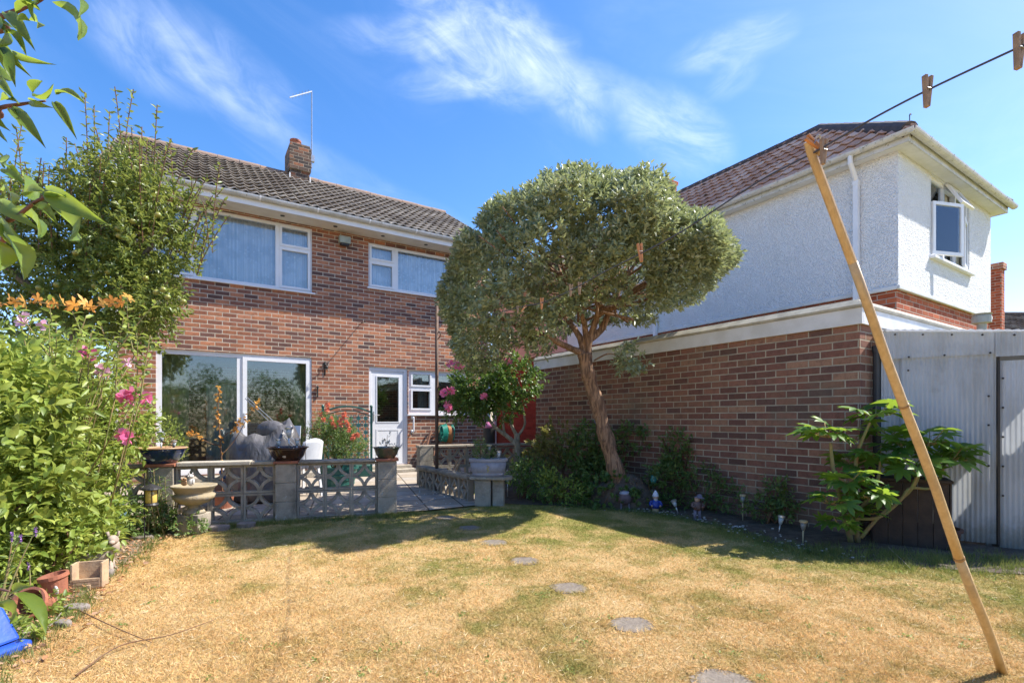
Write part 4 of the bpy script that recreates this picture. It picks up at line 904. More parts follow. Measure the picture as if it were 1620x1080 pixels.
for lab, px, py, h_, t_, stl in [
    ('cream capped solar stake light directly right of the tree trunk mound', 1005, 801, .27, (0, 0), 'cream'), ('tall grey solar stake light standing before bare brick wall', 1175, 824, .29, (0, 0), 'cream'),
    ('cream solar stake light nearest the palmate-leaved shrub', 1270, 860, .21, (0, .03), 'cream'), ('tilted grey solar stake light between the two shrubs by garage', 1232, 842, .17, (0, .18), 'steel'),
    ('small cream solar stake light left of the trunk mound', 946, 794, .17, (0, -.02), 'cream'), ('tilted solar stake light between gnome and purple statue', 1073, 812, .17, (0, -.35), 'steel'),
    ('leaning solar stake light left of two in the bed before low plant', 860, 786, .14, (0, -.25), 'steel'), ('solar stake light right of two in the bed before low plant', 882, 790, .15, (0, .15), 'steel'),
    ('square topped solar stake light beside the planter pier', 803, 786, .28, (0, 0), 'steel')]:
    solar(lab, gp(px, py), h_, t_, stl)
solar('steel solar light with blue label in left flower border', gp(106, 905), .30, (0, .04), 'steel', sc=1.3)
bz = .77
for lab, u_, h_, tl, s_ in [('steel solar light with red tinted body in blue bowl', -.14, .17, 0, 1.2), ('smaller steel solar light right of the red one in blue bowl', -.03, .14, .05, .8),
                       ('short left solar light in the brown bowl', .97, .13, -.05, .9), ('tall central solar light in the brown bowl', 1.07, .19, 0, 1.3), ('right hand wispy solar light in the brown bowl', 1.15, .13, .05, .9)]:
    solar(lab, wallpt(u_, bz), h_, (0, tl), 'steel', 'solar lights standing in glazed bowls', s_)

# dead stalks / small plants in bowls
def plant(name, label, cat, loc, stems, mats, leafset, group=None, stem_name='stem', stem_mat=None, leaf_name='foliage'):
    """stems: list of (pts, r0, r1) in world space; leafset: list of (P, D, L, W, kind, up, mat, partname)"""
    t_ = thing(name, label, cat, loc, 0, group)
    if stems:
        mb = MB()
        for (pts, r0, r1) in stems: sp = smooth_path(pts, 4); mb.tube(sp, taper(len(sp), r0, r1), 7, jit=.08)
        mb.build(stem_name, stem_mat or m_stem, t_, world=True, smooth=True)
    for (P, D, L, W, kind, up, mat, nm) in leafset:
        g_ = 0 if not nm or 'flower' not in nm else (20 if nm == 'flower_spike' else 7 if nm == 'flower' else 6)
        if g_:
            for i in range(0, len(P), g_): leaf_obj(nm, mat, t_, P[i:i + g_], D[i:i + g_], L, W, kind, up)
        else: leaf_obj(nm or leaf_name, mat, t_, P, D, L, W, kind, up)
    return t_
def flowers(pts, r, n=6, out=(0, -1, .2)):
    P, D = [], []
    for p in pts:
        for k in range(n):
            a = 2 * math.pi * k / n; o_ = Vector(out) * .35 + Vector((math.cos(a), .2 * math.sin(a), math.sin(a))); P.append(tuple(p)); D.append(tuple(o_))
    return np.array(P), np.array(D)
c_ = wallpt(-.10, .79)
P, D = blob_leaves([(tuple(c_ + Vector((.05, 0, .05))), (.09, .06, .05), 14)], 6, .05)
plant('dried_plant', 'small dried reddish plant growing in the blue bowl', 'plant', tuple(c_), [([c_ + Vector((.06, 0, 0)), c_ + Vector((.13, 0, .14))], .002, .001)], None, [(P, D, .018, .01, 'diamond', .5, m_litter, None)])
c_ = wallpt(2.12, .77); P, D = blob_leaves([(tuple(c_ + Vector((0, 0, .07))), (.06, .04, .06), 10)], 8, .07)
plant('silver_plant', 'pale silvery twiggy plant in the green pot on pillar', 'plant', tuple(c_), [([c_, c_ + Vector((.01, 0, .15))], .004, .002), ([c_, c_ + Vector((-.03, 0, .11))], .004, .002)], None, [(P, D, .03, .016, 'diamond', .5, m_leaf_sil, None)])
c_ = wallpt(1.22, .2, .5); pts = [c_, wallpt(1.21, .8, .4), wallpt(1.20, .97, .4)]
plant('dry_stalk', 'single dry stalk with withered pink head behind brown bowl', 'plant', tuple(c_ * 1), [(pts, .004, .002)], None, [(*flowers([pts[-1], pts[-1] - Vector((0, 0, .05))], .03, 5), .035, .02, 'diamond', .4, m_litter, 'seed_head')])

# stone urn with owl
up_ = at(307, 815, 4.85); up_.z = .19
m_urn = M_plain('yellowed_stone', (.38, .30, .18), (.28, .24, .17), .85, 8, .004, 60, spots=((.3, .28, .24), 20, .58))
U = thing('stone_urn', 'yellowed stone garden urn on pedestal in front of patio wall', 'urn', up_, 0); U.scale = (1, 1, .80)
mb = MB(); MB().box(-.105, .105, -.105, .105, -.26, -.001).build('plinth', m_conc, U, bevel=.008); mb.lathe([(.10, .0), (.09, .03), (.055, .06), (.05, .09), (.075, .105)], 24); mb.build('pedestal', m_urn, U, smooth=True)
mb = MB(); n = 48; prof = [(.07, .105), (.12, .13), (.165, .18), (.175, .225), (.15, .245), (.16, .26), (.175, .30), (.195, .325), (.198, .342), (.185, .345), (.165, .325), (.10, .315), (.01, .315)]
vs = []
for r_, z in prof:
    for k in range(n): a = 2 * math.pi * k / n; q = r_ * (1 + (.05 * abs(math.sin(a * 9)) if .12 < z < .24 else 0)); vs.append((q * math.cos(a), q * math.sin(a), z))
mb.add(vs, [(i * n + k, i * n + (k + 1) % n, (i + 1) * n + (k + 1) % n, (i + 1) * n + k) for i in range(len(prof) - 1) for k in range(n)]); mb.build('bowl', m_urn, U, smooth=True)
m_owl = M_plain('white_grey_resin', (.65, .62, .58), (.4, .36, .32), .7, 30)
o = MB().ball((0, 0, .04), .028, 12, 9, (1, .9, 1.4)); o.ball((0, -.002, .095), .026, 12, 9, (1.05, .9, .9)); o.ball((-.010, -.023, .098), .008, 8, 6); o.ball((.010, -.023, .098), .008, 8, 6); o.bar((0, -.026, .09), (0, -.03, .08), .005, .005)
for s in (-1, 1): o.ball((s * .026, 0, .045), .02, 8, 6, (.4, .8, 1.5)); o.bar((s * .014, 0, .112), (s * .02, 0, .13), .008, .008)
o = o.build('owl_figure', m_owl, smooth=True); o.location = up_ + Vector((.0, -.05, .268)); tag(o, 'small white resin owl sitting in the stone urn', 'ornament')
o = MB().ball((0, 0, .03), .03, 10, 8, (1, .8, 1)); o.ball((.01, -.01, .065), .018, 10, 8); o.ball((-.02, 0, .06), .012, 8, 6, (.5, 1, 1.6)); o = o.build('squirrel_figure', M_plain('tan_resin', (.42, .25, .13), rough=.7), smooth=True); o.location = up_ + Vector((-.075, -.03, .268)); tag(o, 'small tan squirrel ornament left of the owl in urn', 'ornament')

# lantern on hook
lp = at(239, 800, 4.5)
Ln = thing('hanging_lantern', 'yellow glass garden lantern with black roof hanging from a hook', 'lantern', lp, 0)
MB().lathe([(.042, .03), (.045, .035), (.045, .14), (.04, .145)], 18).build('glass', M_plain('amber_glass', (.70, .52, .14), (.6, .42, .1), .25), Ln, smooth=True)
mb = MB(); mb.lathe([(.055, 0), (.06, .012), (.05, .029)], 18); mb.build('base', m_black, Ln); mb = MB(); mb.lathe([(.045, .146), (.085, .152), (.08, .165), (.03, .19), (.01, .2)], 18); mb.tube(smooth_path([(0, 0, .2), (.015, 0, .24), (0, 0, .27), (-.015, 0, .25)], 3), .003, 5); mb.build('roof', m_black, Ln)
for k in range(4): a = k * math.pi / 2 + .75; MB().tube([(.048 * math.cos(a), .048 * math.sin(a), .02), (.048 * math.cos(a), .048 * math.sin(a), .15)], .004, 5).build('bar', m_black, Ln)
mb = MB().tube(smooth_path([lp + Vector((-.06, 0, -lp.z)), lp + Vector((-.06, 0, .2)), lp + Vector((-.05, 0, .33)), lp + Vector((-.01, 0, .33)), lp + Vector((0, 0, .265))], 5), .005, 6)
tag(mb.build('shepherd_hook', m_black, None, loc=(lp.x - .06, lp.y, 0)), 'thin black crook stake carrying the amber lantern', 'hook')

# grey oval planter + its plant
gpz = PP.location + Vector((.0, .09, .3735))
Pl = thing('oval_planter', 'oval grey plastic planter with emblem standing on the concrete pier shelf', 'plant pot', gpz, 0)
m_gpl = M_plain('grey_lilac_plastic', (.34, .33, .36), (.27, .26, .28), .6, 12)
MB().lathe([(.20, 0), (.205, .0), (.21, .035), (.20, .04), (.215, .05), (.235, .185)], 40, sy=.55).build('body', m_gpl, Pl, smooth=True)
MB().lathe([(.2352, .185), (.25, .187), (.25, .222), (.235, .226), (.22, .2)], 40, sy=.55).build('rim', m_gpl, Pl, bevel=.002)
MB().lathe([(.21, .205), (.02, .21)], 24, sy=.55).build('soil', m_soil, Pl)
em = MB()
for k in range(6): em.ball((.012 * math.sin(k * 2.1), -.128, .07 + k * .014), .009, 8, 5, (1, .4, 1))
em.tube([(0, -.126, .05), (0, -.128, .11)], .004, 5); em.build('emblem', M_plain('gold_emblem', (.45, .38, .16), rough=.4), Pl)
cs = [gpz + Vector((x, 0, .30)) for x in (-.13, -.06)]
P, D = blob_leaves([(tuple(gpz + Vector((-.10, 0, .33))), (.09, .07, .16), 90), (tuple(gpz + Vector((.06, 0, .26))), (.04, .04, .07), 25)], 10, .06, 1)
plant('feathery_plant', 'fine feathery green plant growing in the oval grey planter', 'plant', tuple(gpz + Vector((0, 0, .2))), [([gpz + Vector((-.1, 0, .2)), gpz + Vector((-.1, 0, .45))], .004, .002), ([gpz + Vector((.06, 0, .2)), gpz + Vector((.06, 0, .33))], .003, .002)], None, [(P, D, .022, .006, 'long', .4, m_leaf_dark, None)])
solar('white topped plant label light in the oval planter', gpz + Vector((.01, .02, .2)), .20, (0, 0), 'cream', 'solar lights standing in the oval planter'); solar('pale solar light at right side of the oval planter', gpz + Vector((.13, .02, .2)), .12, (0, .06), 'steel', 'solar lights standing in the oval planter')

# clothes post, prop, line, pegs
m_rust = M_plain('rusty_iron', (.09, .055, .04), (.16, .09, .055), .7, 20, .002)
o = MB().tube([(0, 0, 0), (0, 0, 2.84)], .026, 10); o.tube(smooth_path([(0, 0, 2.3), (.05, -.03, 2.33), (.06, -.03, 2.4), (.02, 0, 2.42)], 3), .008, 6); o.tube([(0, 0, 2.83), (0, 0, 2.86)], .032, 10)
pst = Vector(((691 - 810) / F * 7.5, 7.5, 0)); o = o.build('clothes_post', m_rust, smooth=True); o.location = pst; tag(o, 'tall rusty iron clothes line post behind the low screen wall', 'post')
pb = gp(1586, 1064); pt = at(1277, 224, 1.36)
dirp = (pt - pb).normalized(); side = Vector((1, .3, 0)).cross(dirp).normalized(); side = dirp.cross(Vector((0, 1, 0))).normalized()
Pp = thing('clothes_prop', 'long tan wooden clothes prop pole leaning across the right foreground', 'clothes prop', pb, 0)
n_ = 14; pts = [pb + (pt - pb) * (i / (n_ - 1)) for i in range(n_)]
pts = [p + Vector((.004 * math.sin(i * 1.3), 0, .004 * math.sin(i))) for i, p in enumerate(pts)]
mb = MB(); mb.tube(pts[:5], taper(5, .0175, .0168), 14); mb.tube(pts[4:-2], taper(n_ - 6, .0165, .0125), 14)
mb.build('pole', m_bamboo, Pp, world=True, smooth=True); mb = MB(); mb.tube([pts[4] - dirp * .006, pts[4] + dirp * .006], .0180, 14); mb.tube([pts[8] - dirp * .004, pts[8] + dirp * .004], .0158, 14); mb.build('joint_ring', M_plain('dark_tan_ring', (.36, .2, .07), rough=.5), Pp, world=True, smooth=True)
mb = MB(); tb = pts[-3]; mb.tube([tb, pt - dirp * .03, pt], [.0126, .012, .009], 12); mb.bar(pt - dirp * .05, pt + Vector((.035, 0, -.022)), .010, .010); mb.build('fork', m_bamboo, Pp, world=True)
MB().tube(smooth_path([pt + Vector((.012, 0, -.01)), pt + Vector((.025, -.01, .012)), pt + Vector((.04, -.0, -.005)), pt + Vector((.045, 0, -.04))], 4), .0028, 6).build('cord_loop', M_plain('white_cord', (.55, .55, .52), rough=.8), Pp, world=True)
line = [(pst + Vector((.03, 0, 2.38)))]
for px, py, iy in [(797, 493, .241), (857, 479, .302), (905, 458, .348), (960, 428, .405), (1012, 402, .459), (1079, 366, .527), (1194, 291, .643), (1290, 240, .737), (1375, 191, .79), (1467, 143, .838), (1610, 76, .917), (1700, 36, .96)]: line.append(at(px, py, 1 / iy))
line.append(line[-1] + (line[-1] - line[-2]) * 6)
lo = MB().tube(smooth_path(line, 6), .0026, 6).build('clothes_line', M_plain('grey_blue_line', (.05, .055, .08), rough=.6), None, smooth=True, loc=tuple(line[0])); tag(lo, 'thin dark clothes line strung from post over prop to upper right', 'clothes line')
m_spring = m_metal
def peg(loc, ln, roll, lab, mat, spread=.10, yaw=0.2):
    t_ = thing('clothes_peg', lab, 'clothes peg', loc, 0, 'wooden pegs on the clothes line'); t_.rotation_euler = (0, roll, yaw)
    w_ = ln * .12
    for s in (-1, 1):
        b_ = MB(); M = Matrix.Rotation(s * spread, 4, 'Y') @ Matrix.Translation((s * w_ * .55, 0, 0)); b_.box(-w_ * .42, w_ * .42, -w_ * .6, w_ * .6, -ln * .55, ln * .45, M); b_.build('jaw', mat, t_, bevel=.0008)
    MB().tube([(-w_ * .8, -w_ * .7, 0), (w_ * .8, -w_ * .7, 0)], w_ * .16, 8).build('spring', m_spring, t_)
def onl(px, py, iy): return at(px, py, 1 / iy)
for px, py, iy, ln, ro_, lab, mt in [
    (1612, 78, .918, .078, .06, 'weathered wooden peg nearest camera at upper right frame edge', m_peg), (1467, 142, .838, .075, .03, 'grey wooden peg alone on line against blue sky', m_peg),
    (1303, 238, .745, .068, .05, 'dark wooden peg hanging beside the prop fork', m_peg), (1287, 226, .74, .060, -1.0, 'orange wooden peg lying sideways against the prop fork', m_peg_o),
    (1013, 398, .459, .080, -.12, 'orange brown double peg in front of the right tree crown', m_peg_o), (903, 458, .346, .070, .05, 'left peg of pale pair before the tree crown centre', m_peg), (917, 455, .358, .070, .03, 'right peg of pale pair before the tree crown centre', m_peg),
    (857, 479, .302, .075, .02, 'single tan peg left of the pale pair', m_peg_o), (829, 487, .275, .06, .7, 'tilted tan peg on line over lower left crown', m_peg_o), (819, 489, .265, .06, .0, 'upright peg next to the tilted peg', m_peg), (797, 494, .241, .062, .25, 'leftmost peg on the line at the lower left crown', m_peg)]:
    peg(onl(px, py, iy), ln, ro_, lab, mt)

# patio clutter: waste sack, white chair, boards, rods
m_sack, nt, b = new_mat('grey_plastic_sack'); v = coord(nt); setc(nt, b, mixc(nt, noise(v, 4, 4).smooth(.4, .6), (.095, .09, .093), (.14, .135, .135)), .3, .55); x, y, z = sep(v); bump(nt, b, noise(comb(nt, x * 2.2, y * 2.2, z * .8), 5, 3, .5, 1.0), .02)
sp = at(415, 700, 6.6); sp.z = .02
Sk = thing('garden_waste_sack', 'bulging dark grey plastic sack of garden waste behind patio wall', 'sack', sp, 0)
rs = random.Random(5); mb = MB(); n = 40; prof = [(.30, 0), (.42, .04), (.47, .2), (.48, .45), (.46, .65), (.40, .80), (.33, .93), (.30, .90), (.2, .84), (.01, .82)]; vs = []
for i, (r_, z) in enumerate(prof):
    for k in range(n):
        a = 2 * math.pi * k / n; q = r_ * (1 + .05 * math.sin(3 * a + z * 2) + .02 * math.sin(13 * a + z * 5) * (z > .1) + rs.uniform(-.003, .003)); vs.append((q * math.cos(a), q * .62 * math.sin(a), z + (.07 * math.sin(2 * a + 1) + .03 * math.sin(7 * a)) * (z > .6) + .08 * math.cos(a) * (z > .6)))
mb.add(vs, [(i * n + k, i * n + (k + 1) % n, (i + 1) * n + (k + 1) % n, (i + 1) * n + k) for i in range(len(prof) - 1) for k in range(n)]); mb.build('body', m_sack, Sk, smooth=True)
o = MB().ball((0, 0, .1), .17, 20, 14, (1.1, .7, .75), jit=.03, seed=2).build('folded_bag', m_sack, Sk, smooth=True); o.location = (.14, -.05, .84)
m_wp = M_plain('white_plastic', (.75, .76, .78), (.66, .67, .69), .4, 6)
cp = at(476, 720, 7.0); cp.z = .02
Wc = thing('garden_chair', 'white moulded plastic garden chair behind the brown bowl', 'chair', cp, R(240)); Wc.scale = (.8, .8, 1)
sb = MB(); N_ = 7
for i in range(N_ + 1):
    for k in range(N_ + 1): u_, v_ = k / N_ - .5, i / N_; sb.v.append((u_ * (.46 - .06 * v_), .22 + .10 * v_ + .05 * (1 - (2 * u_) ** 2), .42 + .40 * v_ * (1 - .12 * (2 * u_) ** 2)))
sb.f = [(i * (N_ + 1) + k, i * (N_ + 1) + k + 1, (i + 1) * (N_ + 1) + k + 1, (i + 1) * (N_ + 1) + k) for i in range(N_) for k in range(N_)]; sb.mi = [0] * len(sb.f); bo = sb.build('backrest', m_wp, Wc, smooth=True); bo.modifiers.new('s', 'SOLIDIFY').thickness = .015
MB().box(-.23, .23, -.22, .23, .40, .425).build('seat', m_wp, Wc, bevel=.01)
for sx_ in (-1, 1):
    for sy_ in (-1, 1): MB().bar((sx_ * .2, sy_ * .2, .405), (sx_ * .24, sy_ * .25, 0), .04, .03).build('leg', m_wp, Wc)
    MB().tube(smooth_path([(sx_ * .24, -.22, .40), (sx_ * .27, -.22, .60), (sx_ * .27, .0, .64), (sx_ * .23, .26, .62)], 4), .016, 6).build('armrest', m_wp, Wc)
bp = at(452, 720, 6.95); bp.z = .02
o = MB(); o.box(-.15, .15, 0, .012, 0, 1.0, Matrix.Rotation(R(-8), 4, 'X')); o.box(-.30, -.1, .03, .042, 0, .92, Matrix.Rotation(R(-6), 4, 'X')); o = o.build('white_board', m_wp); o.location = bp; tag(o, 'white flat boards leaning upright behind waste sack', 'board')
o = MB(); a_ = at(388, 630, 6.9); b_ = at(440, 680, 6.5); o.tube([a_, b_ + (b_ - a_) * .6], .006, 6); o.tube([a_ + Vector((.02, 0, .02)), b_ + (b_ - a_) * .6 + Vector((.06, 0, .02))], .006, 6)
tag(o.build('garden_canes', m_silver, None, loc=tuple(a_)), 'pair of thin pale canes sticking out of the sack', 'cane')
# terracotta pot and small blue toy behind block wall
o = at(357, 755, 6.6); MBl = MB().ball((0, 0, .05), .05, 12, 8, (1.6, .8, .8)); MBl.ball((-.05, 0, .10), .035, 10, 8); o2 = MBl.build('blue_ornament', M_plain('bright_blue', (.02, .14, .42), rough=.3), smooth=True); o2.location = (o.x, o.y, .3); 
MB().box(-.25, .3, -.12, .15, 0, .27).build('crate', M_plain('brown_crate', (.2, .1, .07)), None).location = (o.x, o.y + .02, .025)
for q_ in C.objects:
    if q_.name == 'crate': tag(q_, 'low brown crate on patio seen through pierced wall', 'crate')
tag(o2, 'small bright blue bird ornament seen through pierced block wall', 'ornament')
for lab, px, w2, yy in [('brown trough on the patio seen through left wall blocks', 395, .32, 6.9), ('white trough on patio before the patio door', 315, .5, 7.0)]:
    p = at(px, 730, yy); o = MB().prism([(-w2 / 2, -.1), (w2 / 2, -.1), (w2 / 2, .1), (-w2 / 2, .1)], 0, .18); o = o.build('trough', m_wp if 'white' in lab else m_terra, bevel=.01); o.location = (p.x, p.y, .021); tag(o, lab, 'trough')
# green trellis planter
tp = hl(3.52, -.42, .022); tp.z = .022
Tr = thing('trellis_planter', 'dark green trough with arched lattice trellis standing by back door', 'trellis', tp, R(14))
m_grn = M_plain('dark_green_plastic', (.015, .09, .075), (.02, .12, .10), .4, 8)
tr_ = MB()
for s in (-1, 1): tr_.box(s * .44 - .022, s * .44 + .022, -.02, .02, 0, 1.30); tr_.ball((s * .44, 0, 1.325), .03, 10, 8)
tr_.tube(smooth_path([(-.42, 0, 1.22), (-.2, 0, 1.30), (0, 0, 1.325), (.2, 0, 1.30), (.42, 0, 1.22)], 5), .016, 8); tr_.tube(smooth_path([(-.42, 0, 1.14), (-.2, 0, 1.22), (0, 0, 1.245), (.2, 0, 1.22), (.42, 0, 1.14)], 5), .01, 6); tr_.build('trellis_frame', m_grn, Tr)
la = MB(); cs_ = .135
for i in range(6):
    for k in range(7):
        x0 = -.405 + i * cs_; z0 = .22 + k * cs_
        if z0 + cs_ > 1.17: continue
        for a_, b_ in (((0, 0), (1, 1)), ((0, 1), (1, 0)), ((.5, 0), (.5, 1)), ((0, .5), (1, .5))): la.bar((x0 + a_[0] * cs_, 0, z0 + a_[1] * cs_), (x0 + b_[0] * cs_, 0, z0 + b_[1] * cs_), .016, .01)
        la.tube([(x0 + cs_ / 2 + math.cos(t) * .032, 0, z0 + cs_ / 2 + math.sin(t) * .032) for t in [j * math.pi / 4 for j in range(9)]], .008, 4, cap=False)
la.build('lattice', M_plain('green_lattice', (.04, .26, .22), (.05, .3, .26), .45), Tr)
MB().plate(-.42, .42, 0, .2, [], -.2, .2).build('trough', m_grn, Tr, bevel=.012)
# hose and reel
hp = hl(5.72, -.14, .80)
Hr = thing('hose_reel', 'wall mounted hose reel with green and orange hose under kitchen window', 'hose reel', hp, RZ)
m_hg = M_plain('green_hose', (.02, .28, .20), rough=.4); m_ho = M_plain('orange_brown_hose', (.45, .2, .07), rough=.5)
for k in range(5): MB().tube([(-.10 + k * .02, math.cos(t) * .12, math.sin(t) * (.17 + .006 * k)) for t in [j * math.pi / 12 for j in range(25)]], .011, 6, cap=False).build('hose_coil', m_hg, Hr, smooth=True)
for k in range(5): MB().tube([(.02 + k * .02, math.cos(t) * .11, math.sin(t) * (.16 + .006 * k) - .01 * k) for t in [j * math.pi / 12 for j in range(25)]], .011, 6, cap=False).build('hose_coil', m_ho, Hr, smooth=True)
mb = MB()
for x in (-.13, .13): mb.tube([(x, math.cos(t) * .14, math.sin(t) * .18) for t in [j * math.pi / 12 for j in range(25)]], .012, 6, cap=False); mb.bar((x, 0, -.17), (x, 0, .17), .02, .02)
mb.tube([(-.16, 0, 0), (.19, 0, 0)], .015, 8); mb.build('reel', m_hg, Hr, smooth=True)
MB().tube(smooth_path([(.08, 0, -.16), (.06, -.02, -.3), (.0, -.02, -.42)], 4), .009, 6).build('hose_tail', m_ho, Hr)
o = MB(); o.bar((0, -.35, .0), (.38, -.04, .82), .03, .045); o.bar((.22, -.4, .0), (.52, -.05, .72), .03, .045); o.bar((.07, -.33, .2), (.3, -.36, .2), .02, .04); o.bar((.2, -.19, .5), (.42, -.17, .5), .02, .04)  # bars added for leaning sticks and the diagonal shadows on the wall
o = o.build('stick_shadow_bars', M_plain('stick_and_shadow_brown', (.22, .11, .07), rough=.7)); o.location = hl(5.02, 0, .03); o.rotation_euler.z = RZ; tag(o, 'brown bars for leaning sticks and their wall shadows under grab rail', 'stick and shadow bars')
o = MB().lathe([(.07, 0), (.10, .2), (.11, .2), (.11, .23), (.095, .23), (.09, .18), (.01, .18)], 18).build('black_pot', m_black); o.location = hl(5.15, -.35, .022); o.location.z = .022; tag(o, 'small dark empty pot at house wall right of back step', 'plant pot')
o = MB(); o.bar((0, 0, .05), (.18, -.05, .42), .012, .02); o.bar((.05, 0, .05), (.22, -.05, .40), .012, .02); o.bar((.0, 0, .06), (.30, .04, .62), .01, .012); o = o.build('broken_sticks', m_peg); o.location = at(706, 740, 7.35); o.location.z = .1; tag(o, 'pale broken sticks leaning behind the low screen wall', 'stick')
o = MB(); o.lathe([(.10, 0), (.10, .95)], 18); o.build('b', m_black) if 0 else None
bk_ = thing('garden_bin', 'black cylindrical post bin with rounded pink top in planted corner', 'bin', ((774 - 810) / F * 9.6, 9.6, 0), 0)
MB().lathe([(.11, 0), (.115, .03), (.115, .92), (.105, .95)], 20).build('body', m_black, bk_, smooth=False); MB().lathe([(.117, .935), (.118, .98), (.09, 1.03), (.04, 1.05), (.005, 1.055)], 20).build('lid', M_plain('pink_plastic', (.75, .25, .45), rough=.4), bk_, smooth=True)
# dark water butt and low trough behind palmate shrub
Wb = thing('compost_bin', 'dark brown boarded compost bin half hidden behind the palmate-leaved shrub', 'compost bin', (3.50, 4.42, 0), srz)
m_wb = M_plain('dark_brown_boards', (.04, .026, .02), (.065, .042, .03), .8, 9, .003)
b_ = MB()
for k in range(5): b_.box(-.25 + k * .102, -.152 + k * .102, -.15 + .003 * (k % 2), -.13, 0, .56)
b_.box(-.26, -.251, -.15, .14, 0, .56); b_.box(.262, .275, -.15, .14, 0, .56); b_.build('board_panel', m_wb, Wb)
MB().box(-.27, .285, -.17, .16, .562, .59).build('lid', m_wb, Wb, bevel=.006)
o = MB().lathe([(.14, 0), (.17, .13), (.185, .135), (.185, .16), (.165, .16), (.15, .12), (.01, .12)], 24).build('terracotta_pot', M_plain('dark_terracotta', (.14, .07, .05), rough=.8)); o.location = gp(1480, 862); tag(o, 'wide shallow terracotta pot in shade at foot of shed', 'plant pot')

# ornaments in the right bed
m_skin = M_plain('painted_flesh', (.55, .36, .25), rough=.6)
Gn = thing('garden_gnome', 'garden gnome with white pointed hat and blue coat in right bed', 'gnome', gp(1037, 810), R(-8))
gb = MB(); gb.lathe([(.035, .0), (.04, .005), (.038, .05), (.03, .055)], 14); gb.build('legs', M_plain('tan_paint', (.48, .36, .2), rough=.6), Gn)
gb = MB(); gb.lathe([(.045, .05), (.052, .08), (.048, .12), (.03, .15), (.02, .155)], 16)
for s in (-1, 1): gb.tube(smooth_path([(s * .04, 0, .135), (s * .065, -.01, .10), (s * .05, -.045, .085)], 3), [.015] * 6 + [.013], 8)
gb.build('coat', M_plain('blue_paint', (.03, .07, .38), (.02, .04, .22), .4, 30), Gn, smooth=True)
gb = MB(); gb.ball((0, -.003, .175), .03, 14, 10); gb.ball((0, -.034, .172), .008, 8, 6); gb.ball((-.011, -.028, .183), .004, 6, 5); gb.ball((.011, -.028, .183), .004, 6, 5)
for s in (-1, 1): gb.ball((s * .047, -.05, .083), .012, 8, 6); gb.ball((s * .03, 0, .175), .008, 6, 5, (.5, 1, 1.2))
gb.build('head', m_skin, Gn, smooth=True); gb = MB(); gb.ball((0, -.024, .153), .022, 10, 8, (1, .6, 1.2)); gb.build('beard', m_owl, Gn, smooth=True)
gb = MB(); gb.lathe([(.037, .188), (.038, .195), (.028, .225), (.012, .252), (.003, .262)], 16); gb.build('hat', M_plain('white_blue_paint', (.62, .66, .74), rough=.5), Gn, smooth=True)
St = thing('goblin_statue', 'purple grey standing ornament with wide hat beside the gnome', 'statue', gp(1103, 822), 0)
m_pur = M_plain('purple_grey_resin', (.13, .11, .15), (.22, .2, .25), .6, 24)
gb = MB()
for s in (-1, 1): gb.tube([(s * .025, 0, 0), (s * .022, 0, .11)], [.017, .02], 8); gb.ball((s * .027, -.015, .01), .02, 8, 6, (1, 1.5, .6))
gb.build('leg', m_pur, St, smooth=True); gb = MB(); gb.lathe([(.03, .105), (.045, .13), (.042, .19), (.025, .205)], 14)
for s in (-1, 1): gb.tube(smooth_path([(s * .04, 0, .19), (s * .065, -.02, .155), (s * .035, -.05, .15)], 3), .012, 7)
gb.build('body', M_plain('brown_resin', (.12, .07, .06), (.2, .12, .1), .6, 24), St, smooth=True); gb = MB(); gb.ball((0, 0, .225), .03, 12, 9); gb.ball((0, -.03, .222), .008, 6, 5); gb.build('head', m_skin, St, smooth=True)
gb = MB(); gb.lathe([(.055, .24), (.058, .247), (.03, .255), (.026, .275), (.01, .285)], 16, M=Matrix.Rotation(.1, 4, 'Y')); gb.build('hat', m_pur, St, smooth=True)
Mu = thing('mushroom_ornament', 'grey purple domed ornament on short legs at trunk foot', 'ornament', gp(988, 806), 0)
gb = MB(); gb.ball((0, 0, .14), .085, 18, 12, (1.05, .9, .95)); gb.build('dome', M_plain('brown_purple_stone', (.15, .1, .11), (.1, .075, .08), .7, 16), Mu, smooth=True); gb = MB(); gb.lathe([(.06, .19), (.065, .2), (.05, .225), (.01, .235)], 16); gb.build('cap', M_plain('pale_lilac_stone', (.42, .40, .46), rough=.7), Mu)
gb = MB(); [gb.tube([(.05 * x, .03 * y, 0), (.045 * x, .025 * y, .09)], .012, 7) for x in (-1, 1) for y in (-1, 1)]; gb.build('leg', m_pur, Mu)
o = thing('teal_ornament', 'teal glass ornament on stake between trunk and garage wall', 'ornament', gp(1034, 803, 0), 0)
MB().tube([(0, 0, 0), (0, 0, .28)], .005, 6).build('stake', m_grn, o); MB().lathe([(.008, .28), (.03, .32), (.045, .36), (.03, .375), (.04, .39), (.02, .41)], 14).build('flower_head', M_plain('teal_glass', (.05, .25, .24), rough=.3), o, smooth=True)
# blue bird on trunk
bpz = at(943, 662, 6.35)
Bd = thing('hanging_bird', 'blue bird ornament hanging on left side of tree trunk', 'ornament', bpz, 0)
MB().ball((0, 0, 0), .035, 14, 10, (.8, .8, 1.9)).ball((-.008, -.01, .075), .025, 12, 9).build('body', M_plain('blue_grey_ceramic', (.12, .2, .32), (.05, .08, .15), .4, 20), Bd, smooth=True)
MB().bar((0, 0, -.05), (.012, .01, -.19), .02, .01).build('tail', m_black, Bd); MB().bar((-.03, -.01, .075), (-.05, -.015, .07), .008, .008).build('beak', m_owl, Bd)
